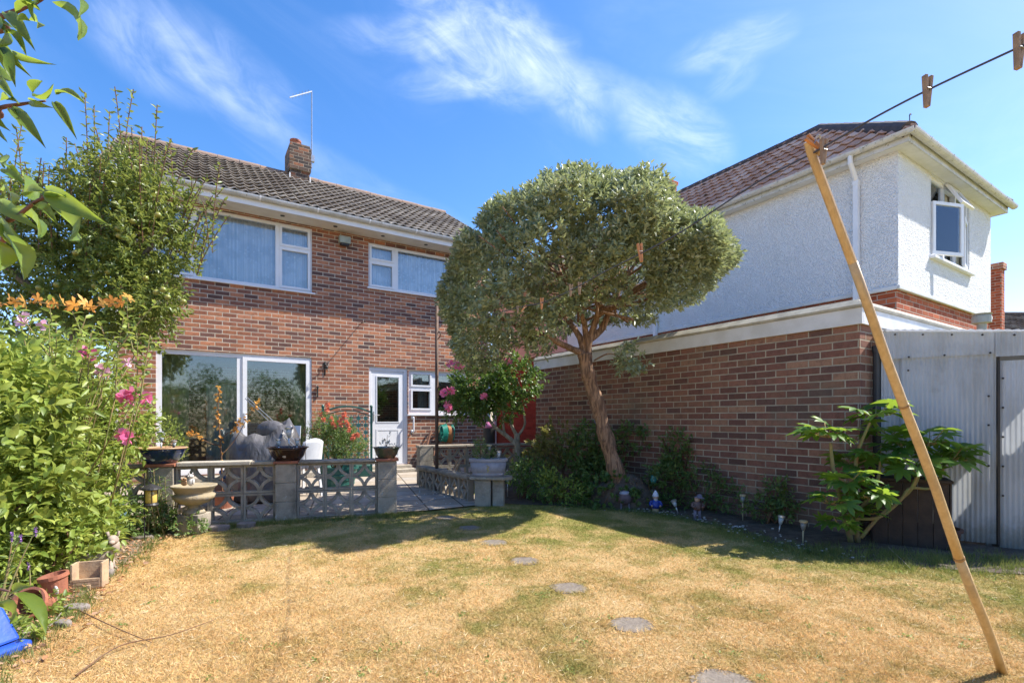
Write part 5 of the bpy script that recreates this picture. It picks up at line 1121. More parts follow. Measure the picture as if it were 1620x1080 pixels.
# left border ornaments
m_sand = M_plain('sandstone_resin', (.50, .36, .22), (.36, .25, .16), .8, 14, .003)
Hb = thing('stone_trough_bench', 'sandstone coloured open fronted box ornament at left border edge', 'ornament', gp(141, 930), R(20))
o = MB(); o.box(-.075, .075, .05, .062, 0, .165); o.box(-.085, -.072, -.04, .0625, 0, .17); o.box(.072, .085, -.04, .0625, 0, .17); o.box(-.0715, .0715, -.04, -.03, .0, .075); o.box(-.0715, .0715, -.03, .05, .04, .05); o.box(-.0, .025, -.055, -.041, -.01, .035); o.build('box', m_sand, Hb, bevel=.003)
o = MB()
for k in range(3): o.box(-.07, .07, -.043, -.0405, .012 + k * .022, .027 + k * .022)
o.build('slat', m_sand, Hb)
Dg = thing('dog_statue', 'pale stone dog statue lying behind the sandstone box', 'statue', gp(150, 905) + Vector((0, .0, .0)), R(30))
m_dog = M_plain('mottled_pale_stone', (.42, .33, .26), (.24, .2, .16), .85, 22, .003)
o = MB(); sk = [((-.08, .02, .08), .05), ((-.02, 0, .10), .055), ((.06, 0, .12), .05), ((.10, 0, .17), .035), ((.105, -.01, .215), .033)]
o.tube(smooth_path([p for p, _ in sk], 3), [.03, .045, .052, .055, .056, .056, .056, .054, .05, .046, .042, .036, .03], 14)
o.ball((.105, -.02, .225), .037, 12, 9, (1, 1.1, .95)); o.ball((.105, -.06, .215), .02, 10, 8, (1, 1.3, .8)); o.ball((-.09, .02, .05), .055, 12, 8, (1, 1, .9))
for s in (-1, 1): o.tube([(.08, s * .03, .1), (.10, s * .035 - .02, .02), (.12, s * .035 - .05, .012)], [.022, .018, .016], 8); o.bar((.105 + s * .025, -.01, .25), (.105 + s * .034, -.005, .285), .02, .01)
o.build('body', m_dog, Dg, smooth=True)
Ft = thing('fallen_terracotta_pot', 'brown terracotta pot lying tilted among leaf litter in left border', 'plant pot', gp(66, 975) + Vector((0, .03, .05)), 0); Ft.rotation_euler = (R(60), R(-30), .4)
MB().lathe([(.05, 0), (.075, .12), (.085, .122), (.085, .145), (.072, .145), (.048, .02), (.01, .02)], 22).build('body', m_terra, Ft, smooth=False)
Ft2 = thing('fallen_terracotta_pot', 'upright brown terracotta pot with white mark in left border', 'plant pot', gp(84, 950) + Vector((0, .04, .0)), 0); Ft2.rotation_euler = (.1, -.15, 0)
MB().lathe([(.045, 0), (.065, .13), (.075, .132), (.075, .155), (.062, .155), (.045, .02), (.01, .02)], 22).build('body', m_terra, Ft2); MB().ball((.045, -.05, .07), .022, 8, 6, (.6, .4, 1.3)).build('shell', m_owl, Ft2, smooth=True)
# teal ribbed boots/pot below shrub
Bt = thing('ribbed_pot', 'blue grey ribbed ceramic ornament lying under the left shrub', 'ornament', gp(190, 842), 0)
o = MB(); n = 36; vs = []; prof = [(.05, 0), (.085, .02), (.10, .08), (.085, .14), (.06, .17), (.07, .2), (.05, .2), (.01, .17)]
for r_, z in prof:
    for k in range(n): a = 2 * math.pi * k / n; q = r_ * (1 + .07 * math.sin(a * 12)); vs.append((q * math.cos(a), q * math.sin(a), z))
o.add(vs, [(i * n + k, i * n + (k + 1) % n, (i + 1) * n + (k + 1) % n, (i + 1) * n + k) for i in range(len(prof) - 1) for k in range(n)]); o.build('body', M_plain('teal_grey_glaze', (.06, .14, .2), (.12, .22, .3), .35, 18), Bt, smooth=True)
MB().ball((-.05, .03, .24), .06, 14, 10, (1, .8, 1.1)).ball((-.07, -.02, .26), .02, 8, 6).build('handle', M_plain('teal_glaze_dark', (.04, .12, .2), (.1, .2, .26), .35, 30), Bt, smooth=True)
# blue plastic seat at lower left
Bs = thing('blue_plastic_stool', 'bright blue moulded plastic step stool at bottom left edge', 'stool', gp(-44, 1045), R(-12))
m_blue = M_plain('blue_plastic', (.03, .10, .52), (.02, .07, .40), .35, 5, .001)
o = MB(); M = Matrix.Rotation(R(-14), 4, 'Y')
o.prism([(-.3, -.10), (.09, -.10), (.125, -.06), (.125, .16), (-.3, .16)], 0, .045); o.build('base', m_blue, Bs, bevel=.014)
o = MB(); o.add([(-.3, -.06, .05), (.085, -.06, .05), (.085, .14, .05), (-.3, .14, .05), (-.3, -.02, .27), (-.03, -.02, .27), (-.03, .11, .27), (-.3, .11, .27)], [(0, 1, 5, 4), (1, 2, 6, 5), (2, 3, 7, 6), (3, 0, 4, 7), (4, 5, 6, 7), (3, 2, 1, 0)]); o.build('body', m_blue, Bs, bevel=.015)
o = MB(); [o.box(-.25 + i * .02, -.243 + i * .02, -.056, -.03, .12, .26) for i in range(10)]; o.build('grip_ribs', m_blue, Bs)
# border edging stones
rs = random.Random(11); k = 0
m_rock = M_plain('grey_edging_stone', (.27, .23, .20), (.18, .15, .13), .9, 12, .006)
edge_st = [(170, 868, .10), (225, 852, .12), (285, 842, .14), (345, 838, .12), (165, 912, .07), (120, 965, .08), (100, 990, .05), (390, 833, .1)]
labs = ['grey edging stone beside the ribbed pot', 'flat edging stone at the lawn corner under tall stalks', 'flat edging stone directly below the stone urn', 'edging stone right of the stone urn', 'grey stone right of the sandstone box',
        'grey slab between terracotta pots and lawn', 'small stone beside the white twig', 'edging stone at the foot of the pierced wall']
for (px, py, r_), lab in zip(edge_st, labs):
    o = MB(); pr = [(math.cos(a) * r_ * rs.uniform(.85, 1.1), math.sin(a) * r_ * .6 * rs.uniform(.85, 1.1)) for a in [i * math.pi / 5 for i in range(10)]]; o.prism(pr, -.02, rs.uniform(.03, .05)); o = o.build('edging_stone', m_rock, bevel=.012); o.location = gp(px, py); o.rotation_euler.z = rs.uniform(-.3, .3); tag(o, lab, 'stone', 'edging stones of the left border')
# white shells and pebbles along bed edge: stuff
mb = MB(); rs = random.Random(4)
for i in range(150):
    a, b_ = rs.choice(list(zip(edgeR[:-3], edgeR[1:-2]))); t = rs.random(); x = a[0] + (b_[0] - a[0]) * t + rs.gauss(.12, .1); y = a[1] + (b_[1] - a[1]) * t + rs.gauss(.1, .09); mb.ball((x, y, .012), rs.uniform(.005, .013), 6, 4, (1.3, 1, .6))
for i in range(40): p = gp(rs.uniform(655, 745), rs.uniform(775, 800)); mb.ball((p.x, p.y, .025), rs.uniform(.005, .012), 6, 4)
tag(mb.build('pebbles', m_owl), 'scattered white shells and pebbles along the shaded bed edge', 'pebbles', kind='stuff')
# leaf litter: stuff
rs2 = np.random.RandomState(9); n = 1500; tt = rs2.randint(0, len(edgeL) - 1, n); e = np.array(edgeL); f_ = rs2.uniform(0, 1, n)[:, None]; c2 = e[tt] * (1 - f_) + e[tt + 1] * f_; c2[:, 0] += rs2.normal(-.12, .13, n); c2[:, 1] += rs2.normal(0, .1, n)
P = np.concatenate([c2, rs2.uniform(.008, .03, n)[:, None]], 1); D = np.stack([rs2.normal(size=n), rs2.normal(size=n), rs2.normal(size=n) * .25], 1)
tag(leaf_obj('leaf_litter', m_litter, None, P, D, rs2.uniform(.02, .045, n), rs2.uniform(.012, .025, n), 'leaf', 1), 'dry brown and orange fallen leaves along the left border', 'leaves', kind='stuff')
def twig(lab, pts, r, mat=m_stem): 
    sp = smooth_path(pts, 5); o = MB().tube(sp, taper(len(sp), r, r * .4), 6); tag(o.build('fallen_twig', mat, None, loc=tuple(sp[0]), smooth=True), lab, 'twig')
z2 = Vector((0, 0, .02))
twig('thin brown twig lying across the dry lawn at left', [gp(115, 965) + z2, gp(180, 1000) + z2 * 1.5, gp(240, 1022) + z2], .0035)
twig('long thin brown twig lying on the lawn lower left', [gp(120, 1075) + z2, gp(190, 1030) + z2 * 1.4, gp(270, 1010) + z2, gp(340, 985) + z2], .004)
twig('pale bare stick lying on leaf litter left', [gp(35, 1008) + z2, gp(75, 998) + z2, gp(97, 980) + z2 * 2], .007, m_bark_l)
twig('small pale stick in the grass near the prop pole', [gp(1405, 872) + z2 * 2, gp(1440, 902) + z2], .004, m_bark_l)

# ---------------------------------------------------------------- vegetation
def limb(mb, pts, r0, r1, n=9, jit=.10, seed=0):
    sp = smooth_path(pts, 5); mb.tube(sp, taper(len(sp), r0, r1), n, jit=jit, seed=seed)
# round-headed tree in the right bed
TB = at(984, 770, 6.35); TB.z = 0
RT = thing('round_headed_tree', 'silvery green round headed evergreen with leaning reddish brown trunk', 'tree', tuple(TB))
base = TB + Vector((.03, 0, 0)); tk = [at(988, 815, 6.35), at(974, 745, 6.3), at(961, 700, 6.3), at(945, 640, 6.28), at(931, 595, 6.25), at(925, 560, 6.25)]
mb = MB(); sp = smooth_path(tk, 6); mb.tube(sp, [.135 - .04 * min(1, i / 8) - .012 * i / len(sp) + .008 * math.sin(i * 1.1) for i in range(len(sp))], 16, jit=.13, seed=3)
fork = tk[-1]
limb(mb, [tk[-2] + Vector((0, 0, .05)), at(930, 548, 6.25), at(938, 520, 6.22), at(947, 490, 6.2), at(950, 450, 6.1)], .06, .025, 12)
mb.build('trunk', m_trunk1, RT, world=True, smooth=True)
lb = MB()
limb(lb, [fork, at(905, 552, 6.2), at(880, 540, 6.1), at(858, 528, 6.0), at(830, 520, 5.9), at(790, 500, 5.8), at(760, 450, 5.8)], .045, .014)
limb(lb, [fork, at(918, 535, 6.3), at(905, 515, 6.4), at(890, 495, 6.5), at(865, 440, 6.6)], .05, .016)
limb(lb, [at(928, 545, 6.25), at(925, 515, 6.2), at(915, 480, 6.0), at(900, 400, 5.8)], .045, .015)
limb(lb, [at(935, 535, 6.25), at(952, 520, 6.3), at(965, 490, 6.3), at(990, 440, 6.4), at(1030, 380, 6.5)], .05, .015)
limb(lb, [at(944, 500, 6.2), at(985, 470, 6.1), at(1035, 440, 6.0), at(1085, 420, 6.0), at(1120, 405, 6.0)], .04, .010)
limb(lb, [at(947, 490, 6.2), at(1000, 480, 5.9), at(1050, 465, 5.7)], .03, .010)
limb(lb, [at(940, 570, 6.2), at(960, 560, 5.9), at(975, 562, 5.8), at(990, 572, 5.8)], .010, .005, 6)
rs = random.Random(2)
for k in range(46):
    a = at(rs.uniform(850, 1010), rs.uniform(430, 510), rs.uniform(5.8, 6.6)); px, py = rs.uniform(745, 1100), rs.uniform(320, 450); b_ = at(px, py, rs.uniform(5.0, 7.2)); m_ = (a + b_) / 2 + Vector((rs.uniform(-.1, .1), 0, -.08))
    limb(lb, [a, m_, b_], .018, .005, 6)
lb.build('limb', m_trunk1, RT, world=True, smooth=True)
outl_top = [(696, 470), (702, 425), (718, 385), (738, 348), (765, 318), (800, 294), (850, 277), (900, 264), (950, 270), (1000, 276), (1040, 300), (1080, 328), (1120, 358), (1150, 388), (1164, 408)]
outl_bot = [(696, 480), (704, 545), (720, 578), (745, 592), (775, 578), (800, 560), (830, 552), (860, 556), (890, 530), (930, 500), (960, 500), (1000, 512), (1040, 500), (1085, 480), (1120, 462), (1150, 430), (1164, 412)]
ot, ob = np.array(outl_top, float), np.array(outl_bot, float)
def crown_pts(n, lo, seed):
    r = np.random.RandomState(seed); px = r.uniform(698, 1162, n); t = np.interp(px, ot[:, 0], ot[:, 1]); b = np.interp(px, ob[:, 0], ob[:, 1])
    v = r.uniform(0, 1, n); py = t + (b - t) * v
    ex = np.abs((px - 930) / 234); ev = np.abs(v - .52) / .52; rr = np.clip(1 - ex ** 2.4, 0, 1) ** .5 * np.clip(1 - ev ** 2.6, 0, 1) ** .5
    q = r.uniform(lo, 1, n) ** .5 * np.where(r.rand(n) < .62, -1, 1); Y = 6.2 + 1.35 * rr ** 1.3 * q
    lump = .18 * np.sin(px * .045 + py * .02) + .08 * np.sin(py * .07 - px * .02); Y = Y + lump * q
    dd = 6.2 + (Y - 6.2) * .6; lum2 = 1 + .045 * np.sin(px * .06 + 1) * np.sin(py * .05); P = np.stack([(930 - 810) / F * 6.2 + (px - 930) / F * dd * .95 * lum2, Y, CAM_H + (HOR - 430) / F * 6.2 - (py - 430) / F * dd * np.where(py < 430, .82, .98) * lum2], 1)
    c = np.array([(930 - 810) / F * 6.2, 6.2, 2.7]); O = nrm((P - c) / np.array([1.8, 1.6, 1.1])); return P, O
Pc, Oc = crown_pts(6200, .35, 1); P2, O2 = crown_pts(1700, .0, 2); Pc = np.concatenate([Pc, P2]); Oc = np.concatenate([Oc, O2])
# gaps: drop clusters by a lumpy rule so that dark hollows and sky holes remain
gap = np.sin(Pc[:, 0] * 7.1 + 1) * np.sin(Pc[:, 2] * 8.3 + Pc[:, 1] * 2) + .5 * np.sin(Pc[:, 0] * 15 + Pc[:, 2] * 11); keep = gap > -.78; Pc, Oc = Pc[keep], Oc[keep]
P, D = sprig(Pc, Oc * .7 + np.array([0, 0, .65]) + RS.normal(size=Oc.shape) * .35, 10, .085, 1.0)
xt, od = shell((at(996, 568, 5.8)), (.17, .12, .14), 60, .2); Pz, Dz = sprig(xt, od + np.array([0, 0, .2]), 9, .07); P = np.concatenate([P, Pz]); D = np.concatenate([D, Dz])
leaf_obj('foliage', m_leaf_olive, RT, P, D, RS.uniform(.045, .085, len(P)), RS.uniform(.020, .036, len(P)), 'diamond', .8)

# fruit tree at left
def leafy_shoots(bases, dirs, hts, step, seed=0):
    r = np.random.RandomState(seed); Ps, Ds, st = [], [], []
    for b_, d, h in zip(bases, dirs, hts):
        b_ = Vector(b_); d = Vector(d).normalized(); bend = Vector((r.uniform(-.15, .15), r.uniform(-.1, .1), 0)); pts = [b_ + d * (h * t) + bend * (h * t * t) for t in (0, .35, .7, 1)]; st.append((pts, .007, .002))
        n = int(h / step); q = smooth_path(pts, 4)
        for i in range(n * 2):
            t = i / (n * 2) * (len(q) - 1); k = int(t); p = q[k].lerp(q[min(k + 1, len(q) - 1)], t - k); a = i * 2.4 + r.uniform(-.4, .4)
            Ps.append(tuple(p)); Ds.append((math.cos(a), math.sin(a), r.uniform(.1, .9)))
    return np.array(Ps), np.array(Ds), st
AB = at(120, 720, 6.3); AB.z = 0
AP = thing('apple_tree', 'bushy apple tree with upright shoots and green fruit before house corner', 'tree', tuple(AB))
mb = MB(); limb(mb, [AB, at(120, 640, 6.3), at(128, 560, 6.3), at(126, 500, 6.2), at(130, 440, 6.1), at(140, 380, 6.0)], .12, .05, 12)
limb(mb, [at(128, 400, 6.05), at(150, 365, 5.9), at(170, 362, 5.8), at(200, 380, 5.8)], .045, .025); mb.build('trunk', m_bark_g, AP, world=True, smooth=True)
mb = MB(); limb(mb, [at(123, 540, 6.2), at(80, 480, 6.0), at(48, 455, 5.8), at(20, 430, 5.7), at(-40, 380, 5.7)], .06, .03); limb(mb, [at(126, 500, 6.2), at(180, 450, 6.0), at(230, 400, 5.9), at(280, 350, 5.8)], .045, .015)
limb(mb, [at(135, 400, 6.1), at(120, 330, 6.2), at(100, 260, 6.3)], .04, .012); limb(mb, [at(140, 390, 6.0), at(190, 320, 6.0), at(220, 260, 6.0)], .035, .01); mb.build('limb', m_bark_g, AP, world=True, smooth=True)
blobs = [((-5.35, 6.2, 2.75), (.75, .7, .55), 330), ((-4.75, 5.9, 2.55), (.62, .6, .62), 420), ((-4.3, 5.8, 3.15), (.5, .5, .45), 300), ((-5.1, 6.0, 3.4), (.75, .6, .45), 300), ((-6.0, 6.1, 3.0), (.7, .6, .6), 260), ((-4.2, 5.7, 2.55), (.33, .4, .38), 200), ((-5.9, 6.4, 2.4), (.7, .5, .35), 180), ((-4.15, 5.8, 3.6), (.35, .3, .25), 90), ((-4.55, 5.8, 3.8), (.5, .4, .35), 150), ((-5.5, 6.1, 3.7), (.6, .5, .3), 110)]
P, D = blob_leaves(blobs, 11, .15, .25, .35)
r = np.random.RandomState(3); bs, ds, hs_ = [], [], []
for k in range(130):
    px = r.uniform(-40, 320); t = (px - 0) / 330; top = np.interp(px, [-40, 40, 90, 140, 190, 240, 290, 345], [280, 235, 245, 205, 180, 195, 250, 330]); Y = r.uniform(5.5, 6.5); b_ = at(px, r.uniform(330, 420) if px < 260 else r.uniform(400, 440), Y); hh_ = max(.3, (b_.z and (CAM_H + (HOR - top) / F * Y) - b_.z) * r.uniform(.55, 1.03))
    bs.append(tuple(b_)); ds.append((r.uniform(-.12, .18) + (.35 if px > 250 else 0), r.uniform(-.15, .1), 1)); hs_.append(hh_ * (.9 if px < 260 else .8))
for (px, py, top) in [(140, 330, 150), (150, 330, 160), (192, 330, 140), (196, 330, 145), (243, 330, 172), (170, 300, 172), (20, 330, 195), (36, 330, 205), (275, 340, 222), (105, 330, 218), (336, 400, 262), (330, 390, 320)]:
    b_ = at(px, py, 5.9); bs.append(tuple(b_)); ds.append((0, 0, 1)); hs_.append((py - top) / F * 5.9)
Pq, Dq, st = leafy_shoots(bs, ds, hs_, .062, 4); P = np.concatenate([P, Pq]); D = np.concatenate([D, Dq])
mb = MB()
for (pts, a, b_) in st: mb.tube(smooth_path(pts, 3), a * .8, 5)
mb.build('shoot', m_stem, AP, world=True); leaf_obj('foliage', m_leaf_apple, AP, P, D, RS.uniform(.05, .085, len(P)), RS.uniform(.022, .034, len(P)), 'leaf', .8)
for k, (px, py) in enumerate([(187, 362), (189, 373), (247, 462), (258, 458), (62, 455), (90, 450), (290, 477), (170, 430), (150, 452), (35, 470), (230, 440), (265, 470), (205, 470), (120, 400), (210, 350), (15, 360), (250, 340)]):
    a_ = MB().ball((0, 0, 0), .033, 14, 10, (1, 1, .92)).tube([(0, 0, .03), (.005, 0, .055)], .003, 5).build('apple', m_apple, AP, smooth=True); a_.location = at(px, py, 5.35) - AB

# big flowering shrub at left (several shrubs)
def bush(name, label, blobs, mat, ll, lw, nleaf=9, tl=.12, kind='leaf', stems=6, up=.8, stem_mat=None, group=None, extra=None, base=None, updir=.4, lo=.4, cat='shrub', sr=.012):
    c0 = Vector(blobs[0][0]); base = Vector(base) if base is not None else Vector((c0.x, c0.y, 0)); rs_ = random.Random(hash(label) % 1000 if 0 else len(label) * 7 + int(c0.x * 10))
    st = []
    for k in range(stems):
        b_ = rs_.choice(blobs); c = Vector(b_[0]); e = c + Vector((rs_.uniform(-.7, .7) * b_[1][0], rs_.uniform(-.7, .7) * b_[1][1], rs_.uniform(-.2, .8) * b_[1][2])); o_ = base + Vector((rs_.uniform(-.08, .08), rs_.uniform(-.05, .05), 0)); st.append(([o_, o_.lerp(e, .5) + Vector((rs_.uniform(-.06, .06), 0, .05)), e], sr, sr * .3))
    P, D = blob_leaves(blobs, nleaf, tl, updir, lo); n = len(P)
    k = P[:, 2] > .01; P, D = P[k], D[k]; n = len(P)
    ls = [(P, D, RS.uniform(ll * .7, ll * 1.25, n), RS.uniform(lw * .7, lw * 1.25, n), kind, up, mat, None)] + (extra or [])
    return plant(name, label, cat, tuple(base), st, None, ls, group, stem_mat=stem_mat)
def fl(pts, L, W, mat, n=6, nm='flower'): P, D = flowers([at(*p) for p in pts], .03, n); return (P, D, L, W, 'petal', .6, mat, nm)
bush('hibiscus_shrub', 'large leafy green shrub with pink flowers filling the left border', [((-3.95, 4.35, 1.0), (.5, .5, .62), 400), ((-3.6, 4.0, .5), (.38, .4, .42), 260), ((-4.5, 4.5, 1.25), (.6, .5, .55), 340), ((-4.2, 4.2, .6), (.6, .5, .55), 320), ((-3.55, 4.4, 1.05), (.26, .3, .32), 110), ((-3.95, 4.4, 1.5), (.4, .35, .28), 130)],
     m_leaf_shrub, .06, .028, 9, .15, stems=12, extra=[fl([(133, 558, 3.75), (145, 562, 3.75), (197, 627, 3.8), (212, 622, 3.8), (232, 630, 3.8), (205, 634, 3.8), (195, 688, 3.75), (203, 693, 3.75)], .055, .05, m_pink, 7), fl([(40, 503, 3.7), (35, 510, 3.7), (158, 584, 3.75), (168, 590, 3.75), (203, 574, 3.9), (68, 515, 3.7)], .045, .04, m_palepink, 6, 'pale_flower')], base=(-3.8, 4.3, 0))
bush('privet_shrub', 'yellow green glossy shrub at far left frame edge', [((-3.75, 3.35, 1.05), (.5, .45, .62), 360), ((-3.3, 3.25, .62), (.36, .35, .45), 260), ((-4.1, 3.5, .7), (.5, .45, .6), 200), ((-3.35, 3.35, 1.2), (.28, .28, .35), 120)], m_leaf_shrub, .085, .042, 8, .15, stems=8, updir=.2)
# upright arching stems above shrub
r = np.random.RandomState(12); bs, ds, hs_ = [], [], []
for k in range(26):
    px = r.uniform(10, 235); b_ = at(px, r.uniform(560, 640), r.uniform(3.6, 4.2)); bs.append(tuple(b_)); ds.append((r.uniform(-.3, .5), r.uniform(-.3, .3), 1)); hs_.append(r.uniform(.3, .62))
P, D, st = leafy_shoots(bs, ds, hs_, .05, 8)
plant('hibiscus_shoots', 'upright leafy shoots rising from the big shrub towards the apple tree', 'shrub', (-3.8, 4.0, 0), [([Vector((-3.8 + random.Random(i).uniform(-.3, .5), 4.0, 0)), s_[0][0]], .005, .004) for i, s_ in enumerate(st)] + [(s_[0], .006, .002) for s_ in st], None, [(P, D, .075, .032, 'leaf', .8, m_leaf_shrub, None)], stem_mat=m_stem_g)
# stalky plant by urn, lavender, low flowers
r = np.random.RandomState(14); bs = [tuple(gp(r.uniform(215, 275), r.uniform(838, 852)) + Vector((0, 0, .0))) for _ in range(16)]; P, D, st = leafy_shoots(bs, [(r.uniform(-.25, .25), r.uniform(-.2, .2), 1) for _ in bs], r.uniform(.3, .72, 16), .032, 9)
plant('tall_stalks', 'group of thin leafy green stalks left of the stone urn', 'plant', bs[0], st, None, [(P, D, .055, .010, 'long', .5, m_leaf_mid, None)], stem_mat=m_stem_g)
r = np.random.RandomState(15); bs = [(r.uniform(-3.0, -2.55) - .25, r.uniform(2.55, 3.1), 0) for _ in range(26)]; P, D, st = leafy_shoots(bs, [(r.uniform(-.3, .3), r.uniform(-.3, .3), 1) for _ in bs], r.uniform(.22, .55, 26), .03, 10)
tips = [tuple(Vector(s_[0][-1]) - Vector((0, 0, .012 * j))) for s_ in st for j in range(4)]; Pf, Df = flowers(tips, .01, 5)
plant('lavender', 'lavender clump with purple flower tips in the left border', 'plant', bs[0], st, None, [(P, D, .05, .007, 'long', .5, m_leaf_mid, None), (Pf, Df, .012, .008, 'petal', .5, m_lilac, 'flower_spike')], stem_mat=m_stem_g)
bush('ground_cover_plant', 'low leafy plant around the dog statue in the left border', [((-3.15, 3.4, .22), (.28, .3, .22), 170), ((-3.35, 3.85, .25), (.25, .3, .25), 150), ((-3.2, 2.95, .2), (.25, .25, .2), 120)], m_leaf_shrub, .06, .034, 7, .08, stems=4, cat='plant')
bush('ground_cover_plant', 'straggly low green plant between ribbed ornament and stone urn', [((-3.45, 4.75, .12), (.26, .2, .14), 110), ((-3.55, 4.5, .2), (.2, .2, .18), 90), ((-3.12, 4.72, .06), (.2, .1, .08), 50)], m_leaf_mid, .045, .02, 8, .08, stems=3, cat='plant')
bush('ground_cover_plant', 'small bright weeds at the corner of border and lawn, lower left', [((-2.45, 2.42, .04), (.14, .14, .05), 40), ((-2.6, 2.75, .05), (.12, .12, .06), 30)], m_leaf_shrub, .04, .018, 7, .04, stems=2, cat='plant')
# orange creeper runner
a_, b_ = at(-20, 484, 2.7), at(214, 478, 2.7); pts = [a_.lerp(b_, t) + Vector((0, .0, .02 * math.sin(t * 7))) for t in (0, .2, .4, .6, .8, 1)]
q = smooth_path(pts, 8); P, D = [], []; r = random.Random(5)
for i in range(20):
    p = q[int(i / 20 * len(q))] + Vector((r.uniform(-.01, .01), 0, r.uniform(-.01, .02))); P.append(tuple(p)); a = r.uniform(0, 6.28); D.append((math.cos(a) * .8, -.5, math.sin(a)))
cr0 = Vector((-3.9, 2.75, 0)); post_pts = [cr0, Vector((-3.75, 2.72, .9)), Vector((-3.3, 2.7, 1.6)), pts[0]]
plant('virginia_creeper', 'creeper runner with orange autumn leaves stretched across the left shrub top', 'climber', tuple(cr0), [(post_pts, .006, .004), (pts, .004, .002)], None, [(np.array(P), np.array(D), RS.uniform(.03, .06, 20), RS.uniform(.025, .05, 20), 'star', .1, m_leaf_or, None)], stem_mat=m_stem_g)
# near fruit tree: trunk outside the frame, branches hanging into it
NT = Vector((-1.9, 1.0, 0)); NTt = thing('near_fruit_tree', 'close overhanging fruit tree branches with large curled leaves at left edge', 'tree', tuple(NT))
mb = MB(); limb(mb, [NT, NT + Vector((.02, 0, .8)), NT + Vector((0, .03, 1.5)), NT + Vector((.1, 0, 2.2))], .07, .04, 12); mb.build('trunk', m_bark_g, NTt, world=True, smooth=True)
br = MB(); m_red = M_plain('reddish_twig', (.18, .07, .05), (.12, .06, .04), .7, 20)
Bp = {'top': [NT + Vector((.05, 0, 1.95)), at(-40, 48, 1.15), at(0, 28, 1.1), at(35, 14, 1.08), at(65, 0, 1.05), at(80, -14, 1.05)], 'mid': [NT + Vector((.05, 0, 1.7)), at(-50, 190, 1.25), at(0, 171, 1.2), at(40, 164, 1.2), at(72, 160, 1.2)],
      'low': [NT + Vector((.02, 0, 1.35)), at(-60, 400, 1.0), at(0, 357, .95), at(30, 340, .93), at(55, 320, .9), at(78, 310, .9)], 'bot': [NT + Vector((0, 0, .55)), at(-60, 900, 1.2), at(-20, 925, 1.15), at(15, 935, 1.1)]}
for k, pts in Bp.items(): br = MB(); limb(br, pts, .008 if k != 'low' else .006, .002 if k != 'low' else .0025, 7); br.build('branch', m_red, NTt, world=True, smooth=True)
LF = [ # base px,py,depth, tip px,py, width
 (82, 3, 1.05, 149, 56, .022), (50, 14, 1.05, 30, -20, .02), (10, 22, 1.07, 45, 60, .024), (45, 32, 1.07, 70, 38, .018), (0, 40, 1.07, 10, 75, .02), (0, 75, 1.08, 20, 120, .026), (5, 50, 1.08, 40, 70, .018), (20, 80, 1.1, 68, 102, .014), (-5, 125, 1.2, 16, 148, .02), (118, -6, 1.05, 136, 18, .018), (48, 34, 1.05, 20, 26, .018),
 (52, 148, 1.2, 62, 120, .024), (88, 150, 1.2, 127, 149, .018), (50, 148, 1.2, 84, 147, .014), (85, 162, 1.2, 115, 205, .019), (16, 172, 1.18, 62, 216, .026), (48, 160, 1.2, 70, 168, .016), (0, 160, 1.2, 20, 150, .016), (-4, 178, 1.2, 2, 200, .02), (30, 165, 1.2, 15, 155, .012),
 (78, 322, .9, 100, 300, .022), (72, 300, .9, 148, 345, .030), (75, 322, .9, 142, 382, .034), (15, 330, .95, 85, 366, .024), (5, 370, .9, 52, 426, .036), (-5, 380, .88, 14, 420, .032), (10, 268, 1.0, 30, 282, .022), (34, 275, 1.0, 50, 300, .026), (60, 290, 1.0, 40, 320, .02), (0, 300, 1.0, 30, 315, .022), (25, 300, 1.0, 4, 285, .02), (40, 310, .95, 64, 296, .02),
 (-8, 60, 1.1, 30, 105, .022), (-8, 95, 1.1, 12, 140, .024), (0, 168, 1.2, -6, 215, .022), (20, 170, 1.2, 36, 190, .016), (-10, 250, 1.0, 22, 262, .024), (0, 320, .95, 44, 352, .024), (-6, 345, .95, 30, 385, .026), (20, 345, .95, 10, 395, .022), (50, 325, .92, 86, 340, .018), (25, 22, 1.07, 58, 0, .018), (-6, 20, 1.08, 14, 50, .022), (66, 2, 1.06, 44, 22, .014),
 (22, 938, 1.1, 80, 985, .030), (-10, 955, 1.05, 38, 978, .03), (20, 935, 1.1, 40, 925, .02)]
P = np.array([tuple(at(a, b_, c)) for a, b_, c, *_ in LF]); T = np.array([tuple(at(d, e, c - .04)) for a, b_, c, d, e, w_ in LF]); 
leaf_obj('foliage', m_leaf_big, NTt, P, T - P, np.linalg.norm(T - P, axis=1), np.array([l[5] * 1.15 for l in LF]), 'bigleaf', .5, smooth=True)

# small pink-flowered tree left of the round tree
HB = gp(828, 765); HB = Vector((.19, 8.05, 0)); 
Hs = thing('flowering_shrub_tree', 'small multi stemmed tree with dark glossy leaves and pink flowers', 'tree', tuple(HB))
mb = MB(); d_ = 7.9
limb(mb, [HB, at(822, 735, d_), at(818, 700, d_), at(818, 685, d_)], .055, .045, 9); limb(mb, [at(820, 705, d_), at(800, 688, d_), at(780, 672, 7.8), at(760, 640, 7.7), at(745, 610, 7.7)], .04, .012); limb(mb, [at(798, 686, d_), at(796, 668, d_), at(795, 650, d_), at(770, 600, 7.8)], .025, .008)
limb(mb, [at(818, 690, d_), at(808, 668, d_), at(812, 650, d_), at(826, 630, d_), at(818, 600, d_)], .03, .008); limb(mb, [at(819, 690, d_), at(830, 672, d_), at(828, 650, d_), at(826, 640, d_)], .022, .01); mb.build('trunk', m_bark_l, Hs, world=True, smooth=True)
